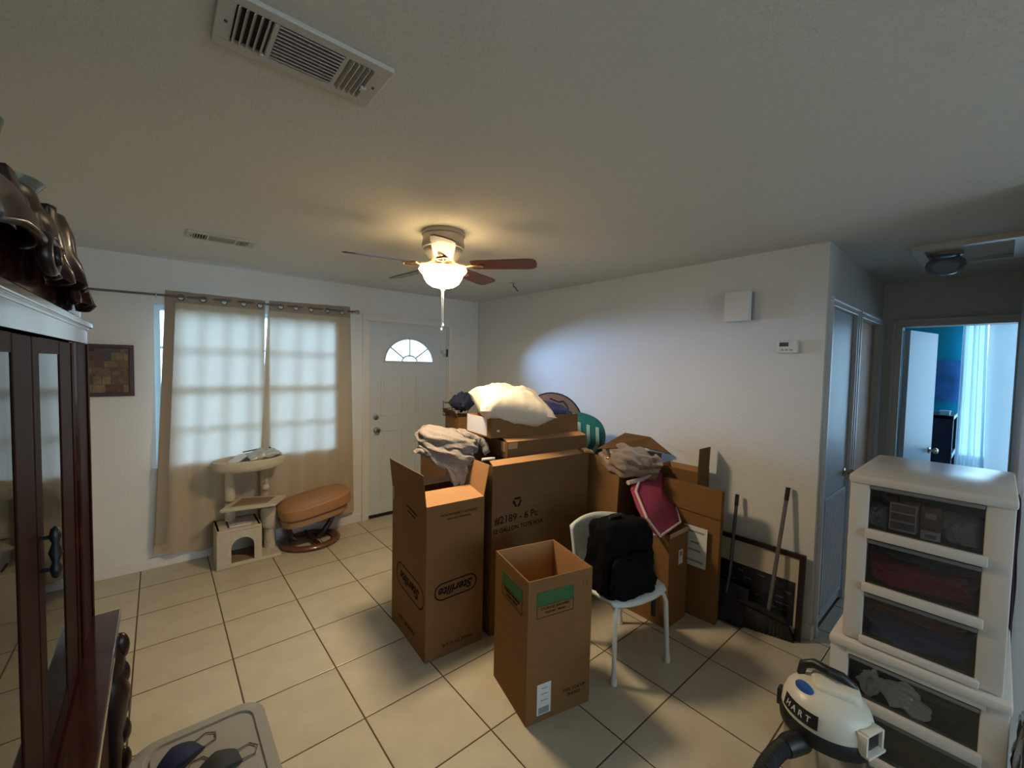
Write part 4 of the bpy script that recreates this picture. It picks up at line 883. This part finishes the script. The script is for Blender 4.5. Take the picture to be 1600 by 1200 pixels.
small('plastic_bag', 'clear shiny plastic bag hanging beside the lower drawer unit', 'bag', rbox(.10, .02, .46, TR((2.12, -4.374, .36), 2, 0, 0), n=14, seed=84, wr=.012), mat('clear grey film', (.22, .21, .20), .2, coat=.6, bump=.6, scale=20), True)
# ------------------------------------------------------------------ shop vacuum
VX, VY = 1.85, -3.95
VAC_SCALE = (.9, .9, .945)
vac = thing('shop_vacuum', 'wet-dry vacuum with a cream white head, blue switch and black hose', 'vacuum cleaner', (VX, VY, 0))
obj('tank', lathe(BM(), [(.10, .07), (.125, .08), (.128, .16), (.132, .40), (.130, .43)], c=(VX, VY, 0), seg=36), mat('stainless tank', (.55, .50, .44), .2, 1), vac, True)
obj('base_tray', lathe(BM(), [(.12, .03), (.145, .045), (.145, .085), (.12, .095)], c=(VX, VY, 0), seg=30), black_m, vac, True)
for k in range(4):
    a = R(45 + 90 * k); cx, cy = VX + .15 * math.cos(a), VY + .15 * math.sin(a); b = BM(); lathe(b, [(0, -.012), (.024, -.012), (.026, 0), (.024, .012), (0, .012)], seg=16, mtx=Matrix.Translation((cx, cy, .026)) @ Matrix.Rotation(R(90), 4, 'X')); box(b, cx - .02, cx + .02, cy - .012, cy + .012, .04, .07); obj('caster', b, black_m, vac, True)
obj('collar', lathe(BM(), [(.132, .43), (.147, .435), (.150, .465), (.143, .485)], c=(VX, VY, 0), seg=40), black_m, vac, True)
obj('motor_head', lathe(BM(), [(.140, .478), (.143, .487), (.140, .515), (.130, .545), (.112, .567), (.085, .582), (.045, .590), (0, .592)], c=(VX, VY, 0), seg=48), vac_w, vac, True)
ax = R(-121 - 22)
def vp(r, a, z): return Vector((VX + r * math.cos(R(a)), VY + r * math.sin(R(a)), z))
# handle: black arch across the top
obj('carry_handle', tube(BM(), [vp(.095, 78, .575), vp(.088, 75, .615), vp(.06, 60, .632), vp(.015, 10, .636), vp(.05, -45, .625), vp(.078, -58, .605), vp(.09, -60, .578)], [.013, .016, .017, .017, .017, .016, .013], 12), black_m, vac, True)
# top motor block & side vent hood
b = rbox(.13, .15, .07, TR((VX + .02, VY - .02, .575), 0, 0, 20), n=8, p=4, wr=0); obj('motor_cap', b, vac_w, vac, True)
mo = TR(vp(.088, 165, .578), 0, 0, 0) @ Matrix.Rotation(R(165 - 180), 4, 'Z')
obj('power_switch', lathe(BM(), [(.0, .016), (.018, .014), (.024, .006), (.025, -.01)], seg=20, sx=.85, sy=1.5, mtx=TR(vp(.085, 138, .577), 0, -14, -30)), blue_m, vac, True)
# badge curved on head rim
b = BM(); n = 14
pa = [(126 + k * 56 / n) for k in range(n + 1)]; g_ = [(b.verts.new(vp(.1450, a, .499)), b.verts.new(vp(.1355, a, .545))) for a in pa]
for k in range(n): b.faces.new((g_[k][0], g_[k + 1][0], g_[k + 1][1], g_[k][1]))
bd = obj('badge', b, black_m, vac, True)
for k, ch_ in enumerate('HART'):
    a = 138 + k * 10.5; p = vp(.1408, a, .521); nrm = Vector((math.cos(R(a)), math.sin(R(a)), .35)).normalized(); uu = Vector((-math.sin(R(a)), math.cos(R(a)), 0)).normalized(); ww = nrm.cross(uu)
    obj('letter', text_bm(ch_, .027, face_mtx(p + nrm * .0022, uu, ww), bold=.0004), label_m, bd)
# side outlet hood facing camera right
b = BM(); hd_ = Matrix.Translation(vp(.132, -108, .50)) @ Matrix.Rotation(R(-108), 4, 'Z')
for q in ((-.04, .026, -.052, -.040, -.03, .036), (-.04, .026, .040, .052, -.03, .036), (-.04, .024, -.040, .040, .030, .040), (-.03, .034, -.050, .050, -.036, -.026)): box(b, *q, bev=.003, mtx=hd_)
obj('outlet_hood', b, vac_w, vac, True)
obj('outlet_recess', bx(-.04, .014, -.040, .040, -.026, .030, mtx=hd_), black_m, vac)
for a in (92, -60): obj('latch', bx(-.008, .012, -.02, .02, -.03, .03, bev=.003, mtx=Matrix.Translation(vp(.147, a, .47)) @ Matrix.Rotation(R(a), 4, 'Z')), black_m, vac)
# hose
b = BM(); ps = [vp(.135, 160, .42), vp(.20, 160, .425), vp(.27, 161, .42), vp(.37, 164, .39), vp(.46, 168, .32), vp(.53, 173, .22), vp(.56, 178, .11), vp(.58, 184, .045), vp(.60, 194, .032), vp(.62, 206, .032)]
def catmull(P, n=8):
    out = []
    for i in range(len(P) - 1):
        p0, p1, p2, p3 = P[max(i - 1, 0)], P[i], P[i + 1], P[min(i + 2, len(P) - 1)]
        for k in range(n):
            t_ = k / n; out.append(.5 * ((2 * p1) + (p2 - p0) * t_ + (2 * p0 - 5 * p1 + 4 * p2 - p3) * t_ ** 2 + (3 * p1 - p0 - 3 * p2 + p3) * t_ ** 3))
    out.append(P[-1]); return out
hp = catmull(ps, 22); tube(b, hp, [.029 if k % 2 else .0265 for k in range(len(hp))], 14); obj('hose', b, rubber_m, vac, True)
obj('hose_cuff', tube(BM(), [vp(.13, 160, .42), vp(.20, 160, .425), vp(.225, 160.5, .424)], [.036, .036, .031], 16), black_m, vac, True)
# ------------------------------------------------------------------ grey bin with lid and masks
bn = thing('storage_bin', 'grey plastic storage bin with a ribbed lid in front of the china cabinet', 'storage bin', (.21, -2.86, 0))
def rrect(x0, x1, y0, y1, r, n=6):
    o = []
    for cx, cy, a0 in ((x1 - r, y1 - r, 0), (x0 + r, y1 - r, 90), (x0 + r, y0 + r, 180), (x1 - r, y0 + r, 270)):
        for k in range(n + 1): a = R(a0 + 90 * k / n); o.append((cx + r * math.cos(a), cy + r * math.sin(a)))
    return o
def loft(levels):
    b = BM(); rings = [[b.verts.new((x, y, z)) for x, y in rr] for rr, z in levels]
    for i in range(len(rings) - 1):
        for k in range(len(rings[0])): j = (k + 1) % len(rings[0]); b.faces.new((rings[i][k], rings[i][j], rings[i + 1][j], rings[i + 1][k]))
    b.faces.new(rings[0][::-1]); b.faces.new(rings[-1]); return b
x0, x1, y0, y1 = .035, .392, -3.16, -2.575; lz = .40
def rr(e, r): return rrect(x0 + e, x1 - e, y0 + e, y1 - e, r)
obj('bin_body', loft([(rr(.05, .05), 0), (rr(.018, .06), lz - .025)]), gray_m, bn, True)
obj('lid', loft([(rr(.0, .07), lz - .03), (rr(0, .07), lz - .004), (rr(.004, .068), lz), (rr(.034, .05), lz), (rr(.038, .048), lz - .007), (rr(.046, .044), lz - .007), (rr(.052, .04), lz + .002)]), gray_m, bn, True)
def mask(label, c, rz, m, w=.105):
    t = thing('face_mask', label, 'face mask', c, R(rz))
    b = BM(); n = 10
    bm = grid(lambda u, v: Vector(((u - .5) * w, (v - .5) * .085 * (1 - .35 * abs(2 * u - 1)), .028 * math.sin(math.pi * u) ** .8 * (1 - .3 * (2 * v - 1) ** 2) + .004)), 12, 10); o = obj('mask_cloth', bm, m, t, True, local=True); solid(o, .004)
    for sg in (-1, 1): obj('ear_loop', tube(BM(), [(sg * w / 2, .022, .006), (sg * (w / 2 + .035), .026, .004), (sg * (w / 2 + .05), 0, .004), (sg * (w / 2 + .035), -.026, .004), (sg * w / 2, -.022, .006)], .0022, 5), mat('brown elastic', (.12, .08, .06), .8) if 'brown elastic' not in bpy.data.materials else bpy.data.materials['brown elastic'], t, local=True)
mask('black cloth face mask with a looped cord, farthest back on the grey lid', (.158, -2.715, lz + .002), 28, navy_m)
mask('black cloth face mask nearest the cabinet on the grey lid', (.165, -2.83, lz + .002), 60, mat('blue black cloth', (.012, .014, .03), .85), .09)
mask('charcoal cloth face mask lying rightmost on the grey lid', (.245, -2.82, lz + .002), 8, mat('charcoal mask cloth', (.03, .03, .038), .85))
# ------------------------------------------------------------------ china cabinet
cb = thing('china_cabinet', 'tall dark cherry china cabinet with glass doors at the left', 'cabinet', (-.25, -3.15, 0))
CY0, CY1 = -3.92, -2.44
obj('base_cabinet', bx(-.50, -.03, CY0 + .02, CY1 - .02, .06, .765), cherry, cb)
obj('plinth', bx(-.50, -.015, CY0, CY1, 0, .07, bev=.006), cherry, cb)
b = BM(); box(b, -.52, .018, CY0 - .03, CY1 + .006, .775, .80, bev=.004); box(b, -.51, .008, CY0 - .02, CY1 - .0, .76, .776, bev=.004); obj('base_top', b, cherry, cb)
for k in range(3):
    y0 = CY0 + .08 + k * .46; dd = obj('base_door', bx(-.032, -.016, y0, y0 + .43, .10, .73, bev=.006), cherry, cb); obj('door_molding', bx(-.018, -.010, y0 + .06, y0 + .37, .16, .67, bev=.006), cherry_r, dd)
# carved corner column on the base
obj('carved_column', lathe(BM(), [(.035, .07), (.04, .16), (.03, .2), (.034, .42), (.046, .50), (.052, .56), (.040, .60), (.034, .62), (.042, .655), (.036, .69), (.026, .71), (.030, .74), (.022, .76)], c=(-.012, CY1 - .055, 0), seg=20), carve_m, cb, True)
b = BM()
for k in range(6):
    zc = .70 - .095 * k; bmesh.ops.create_uvsphere(b, u_segments=12, v_segments=8, radius=1, matrix=Matrix.Translation((.018, CY1 - .05 + .006 * (k % 2), zc)) @ Matrix.Diagonal((.022, .02, .045, 1)))
obj('carved_leaves', b, carve_m, cb, True)
UX = -.05
b = BM(); box(b, -.47, UX - .03, CY1 - .014, CY1 - .002, .80, 1.70); box(b, -.47, UX - .03, CY0, CY0 + .02, .80, 1.70); box(b, -.48, -.46, CY0, CY1, .80, 1.70); box(b, -.47, UX - .02, CY0, CY1, .80, .815); obj('hutch_body', b, cherry_r, cb)
# front: corner stile, doors
obj('corner_stile', bx(UX - .03, UX, CY1 - .225, CY1 - .002, .80, 1.665), cherry_r, cb)
b = BM(); tube(b, [(UX + .003, CY1 - .004, .80), (UX + .003, CY1 - .004, 1.665)], .004, 6); tube(b, [(UX + .003, CY1 - .24, .80), (UX + .003, CY1 - .24, 1.665)], .005, 6); tube(b, [(UX + .003, CY1 - .315, .80), (UX + .003, CY1 - .315, 1.665)], .005, 6); obj('edge_beading', b, cherry, cb, True)
def gdoor(ya, yb_, st0, st1):  # stiles, rails between them, pane flush with the frame
    d = obj('glass_door', BM(), None, cb); b = BM(); z0, z1 = .815, 1.662
    box(b, UX - .022, UX + .004, ya, ya + st0, z0, z1, bev=.003); box(b, UX - .022, UX + .004, yb_ - st1, yb_, z0, z1, bev=.003); box(b, UX - .022, UX + .003, ya + st0, yb_ - st1, z1 - .03, z1); box(b, UX - .022, UX + .003, ya + st0, yb_ - st1, z0, z0 + .05)
    obj('door_frame', b, cherry_r, d); obj('glass_pane', bx(UX - .001, UX + .002, ya + st0, yb_ - st1, z0 + .05, z1 - .03), cab_glass, d); return d
dA = gdoor(-3.19, -2.775, .055, .15); dB = gdoor(-3.71, -3.195, .055, .125)
b = BM(); tube(b, [(UX - .0, -3.165, 1.295), (UX + .02, -3.165, 1.295)], .004, 6); tube(b, [(UX, -3.165, 1.235), (UX + .02, -3.165, 1.235)], .004, 6)
lathe(b, [(0, -.05), (.006, -.045), (.009, -.03), (.005, -.018), (.010, 0), (.005, .018), (.009, .03), (.006, .045), (0, .05)], c=(UX + .022, -3.165, 1.265), seg=12); obj('handle', b, black_m, dA, True)
obj('top_rail', bx(-.47, UX + .004, CY0, CY1 - .002, 1.668, 1.714), cherry, cb)
b = BM(); box(b, -.49, UX + .008, CY0 - .01, CY1 + .002, 1.708, 1.717, bev=.003); box(b, -.50, -.034, CY0 - .02, CY1 + .006, 1.715, 1.732, bev=.003); obj('cornice', b, cherry, cb)
obj('frieze', bx(-.48, UX - .006, CY0, CY1 - .03, 1.732, 1.835), cherry, cb)
obj('shelf', bx(-.46, UX - .03, CY0 + .02, CY1 - .02, 1.10, 1.108), crystal, cb); obj('shelf', bx(-.46, UX - .03, CY0 + .02, CY1 - .02, 1.40, 1.408), crystal, cb)
obj('back_panel', bx(-.458, -.452, CY0 + .02, CY1 - .02, .815, 1.69), mat('mirror backing', (.35, .34, .30), .08, .9), cb)
# crest: draped carving
def swag(y0, y1, z0, z1, x0, bul, folds, seed, hem=.02, curl=0):  # carved drapery
    def fn(u, v):
        y = y0 + (y1 - y0) * u; z = z1 + (z0 - z1) * v - hem * abs(math.sin(u * math.pi * folds)) * v
        x = x0 + bul * math.sin(math.pi * (.12 + .76 * u)) * (.35 + .65 * v) + .012 * math.sin(u * math.pi * 2 * folds) * (.3 + .7 * v)
        return Vector((x + noise.noise(Vector((u * 5 + seed, v * 3, 0))) * .006, y + curl * v * v, z))
    return grid(fn, 40, 18)
cr = obj('carved_crest', bx(-.16, -.08, -3.6, -2.75, 1.83, 1.875, bev=.01), carve_m, cb)
for nm, a in (('carved_drape', (-3.06, -2.84, 1.80, 1.925, -.05, .035, 3, 3, .02, .05)), ('carved_drape', (-3.24, -3.10, 1.775, 1.87, -.045, .03, 2, 8, .012, .03)), ('carved_swag', (-3.56, -3.16, 1.812, 1.872, -.055, .035, 2, 5, .014, -.03)), ('carved_swag', (-3.30, -2.98, 1.84, 1.915, -.06, .03, 3, 15, .012, 0))):
    o = obj(nm, swag(*a), carve_m, cr, True); solid(o, .012)
o = obj('carved_tail', swag(-2.90, -2.64, 1.765, 1.875, -.05, .03, 4, 11, .010, .05), carve_m, cr, True); solid(o, .012)
b = BM(); sp = []
for k in range(44):
    a = k * .24; rr_ = .036 * math.exp(-.045 * k) + .006; sp.append((-.018 + .0004 * k, -3.27 + rr_ * math.cos(a), 1.787 + rr_ * math.sin(a)))
tube(b, sp, [.011 - .00012 * k for k in range(44)], 10); obj('carved_scroll', b, carve_m, cr, True)
t = thing('glass_bowl', 'pale green glass dish on top of the china cabinet', 'bowl', (-.10, -2.84, 1.90))
obj('bowl', lathe(BM(), [(.03, .0), (.033, .006), (.055, .025), (.07, .045), (.068, .047), (.052, .028), (.03, .012), (0, .01)], c=(-.12, -3.0, 1.93), seg=28), crystal, t, True)
t = thing('crystal_vase', 'cut crystal vase at the left edge on top of the china cabinet', 'vase', (-.15, -3.12, 1.9))
obj('vase', lathe(BM(), [(.035, 0), (.03, .02), (.045, .06), (.055, .11), (.062, .14), (.058, .14), (.05, .11), (.0, .03)], c=(-.13, -3.20, 1.875), seg=20), crystal, t, True)
for k, (yy, zz, lab) in enumerate(((-3.22, .83, 'cut glass goblet low behind the left cabinet door'), (-3.36, .83, 'round glass dish low behind the left cabinet door'), (-2.95, 1.108, 'stemmed glass on the middle cabinet shelf behind the right door'))):
    t = thing('glass_cup', lab, 'glass', (-.20, yy, zz)); obj('cup', lathe(BM(), [(.03, 0), (.028, .006), (.005, .01), (.005, .05), (.03, .07), (.04, .12), (.038, .12), (.028, .075), (0, .06)] if k != 1 else [(.03, 0), (.05, .01), (.075, .05), (.072, .05), (.045, .014), (0, .01)], c=(-.20, yy, zz), seg=20), crystal, t, True)
# ------------------------------------------------------------------ hall ceiling
t = thing('attic_hatch', 'white attic access panel with raised trim in the hall ceiling', 'hatch', (3.9, -4.1, H))
b = BM(); X0, X1, Y0, Y1 = 3.60, 4.20, YN + .01, -3.90
for q in ((X0, X1, Y0, Y0 + .05), (X0, X1, Y1 - .05, Y1), (X0, X0 + .05, Y0 + .05, Y1 - .05), (X1 - .05, X1, Y0 + .05, Y1 - .05)): box(b, q[0], q[1], q[2], q[3], H - .03, H)
obj('trim', b, trim_m, t); obj('panel', bx(X0 + .04, X1 - .04, Y0 + .04, Y1 - .04, H - .012, H - .001), ceil_m, t)
t = thing('hall_light', 'small unlit clear glass ceiling light in the hall', 'ceiling light', (3.86, -4.03, H))
obj('base', lathe(BM(), [(.075, H - .012), (.075, H - .03), (.06, H - .04)], c=(3.86, -4.03, 0), seg=24), steel_m, t, True)
obj('glass_shade', lathe(BM(), [(.055, H - .035), (.085, H - .06), (.092, H - .09), (.075, H - .125), (.04, H - .145), (0, H - .15)], c=(3.86, -4.03, 0), seg=28), glassy('ribbed glass', (.8, .88, .95), rough=.08, diff=(.4, .48, .6), dmix=.35), t, True)
# ------------------------------------------------------------------ bedroom things
def sheerc(label, y0, y1, seed, x=7.3):
    bm = grid(lambda u, v: Vector((x + .03 * math.sin(u * 22 + seed) + .02 * math.sin(u * 9), y0 + (y1 - y0) * u - .05 * v * (1 - u), 2.30 - 2.2 * v)), 60, 10); o = obj('sheer_curtain', bm, sheer, smooth=True); recenter(o); tag(o, label, 'curtain')
sheerc('white sheer curtain beside the turquoise wall in the bedroom', -4.17, -3.98, 0, 7.26); sheerc('white sheer curtain at the far right edge of the bedroom window', -5.4, -4.18, 2, 7.32)
t = thing('bookcase', 'dark navy open bookcase with pale edges behind the bedroom door', 'bookcase', (6.55, -3.88, 0))
bx0, bx1, by0, by1, bz = 6.15, 6.75, -4.00, -3.72, 1.215
obj('side_panel', bx(bx0, bx0 + .03, by0, by1, 0, bz), darkblue, t); obj('side_panel', bx(bx1 - .03, bx1, by0, by1, 0, bz), darkblue, t); obj('back_panel', bx(bx0, bx1, by1 - .015, by1, 0, bz), darkblue, t)
obj('top_panel', bx(bx0, bx1, by0, by1, bz - .03, bz), darkblue, t)
for zz in (.03, .42, .80): obj('shelf', bx(bx0 + .03, bx1 - .03, by0 + .005, by1 - .015, zz, zz + .025), darkblue, t)
b = BM(); y_ = by0 - .004
for q in ((bx0, bx0 + .03, 0, bz), (bx1 - .03, bx1, 0, bz), (bx0, bx1, bz - .035, bz), (bx0, bx1, .78, .83), (bx0, bx1, .40, .45)): box(b, q[0], q[1], y_, by0, q[2], q[3])
obj('edge_trim', b, lightblue, t)
t = thing('small_box', 'pale blue little box on top of the navy bookcase', 'box', (6.3, -3.93, bz)); obj('body', bx(6.22, 6.34, -3.97, -3.90, bz, bz + .035, bev=.002), lightblue, t); obj('lid', bx(6.215, 6.345, -3.975, -3.895, bz + .035, bz + .045, bev=.002), lightblue, t)
t = thing('canvas_print', 'blue canvas print on the turquoise wall above the bookcase', 'picture', (7.4, -3.85, 1.3)); obj('canvas', bx(7.38, 7.419, -4.02, -3.62, 1.30, 1.80), bluepic, t); obj('canvas_edge', bx(7.376, 7.381, -4.022, -4.012, 1.30, 1.80), darkblue, t)
wb = struct('window_2', bx(7.43, 7.45, -5.62, -5.58, .45, 2.25), wm, 'bedroom window behind the sheer curtains')
obj('pane', bx(7.46, 7.463, -5.6, -4.02, .47, 2.23), glass_m, wb)

# ------------------------------------------------------------------ groups of repeats
vac.scale = VAC_SCALE
GR = {'cardboard_box': 'cardboard boxes piled by the right wall', 'face_mask': 'face masks on the grey lid', 'curtain': 'grommet curtains at the front window', 'air_vent': 'white ceiling vents', 'folded_shirt': 'folded clothes in the clear drawers', 'sheer_curtain': 'sheer curtains at the bedroom window', 'glass_cup': 'glasses inside the china cabinet', 'crumpled_paper': 'crumpled papers in the lower drawer', 'hedge': 'shrubs outside', 'plastic_bag': 'crumpled plastic bags'}
for o in list(bpy.data.objects):
    k = o.name.split('.')[0]
    if 'label' in o and 'category' in o and o.parent is None and k in GR and 'kind' not in o: o['group'] = GR[k]
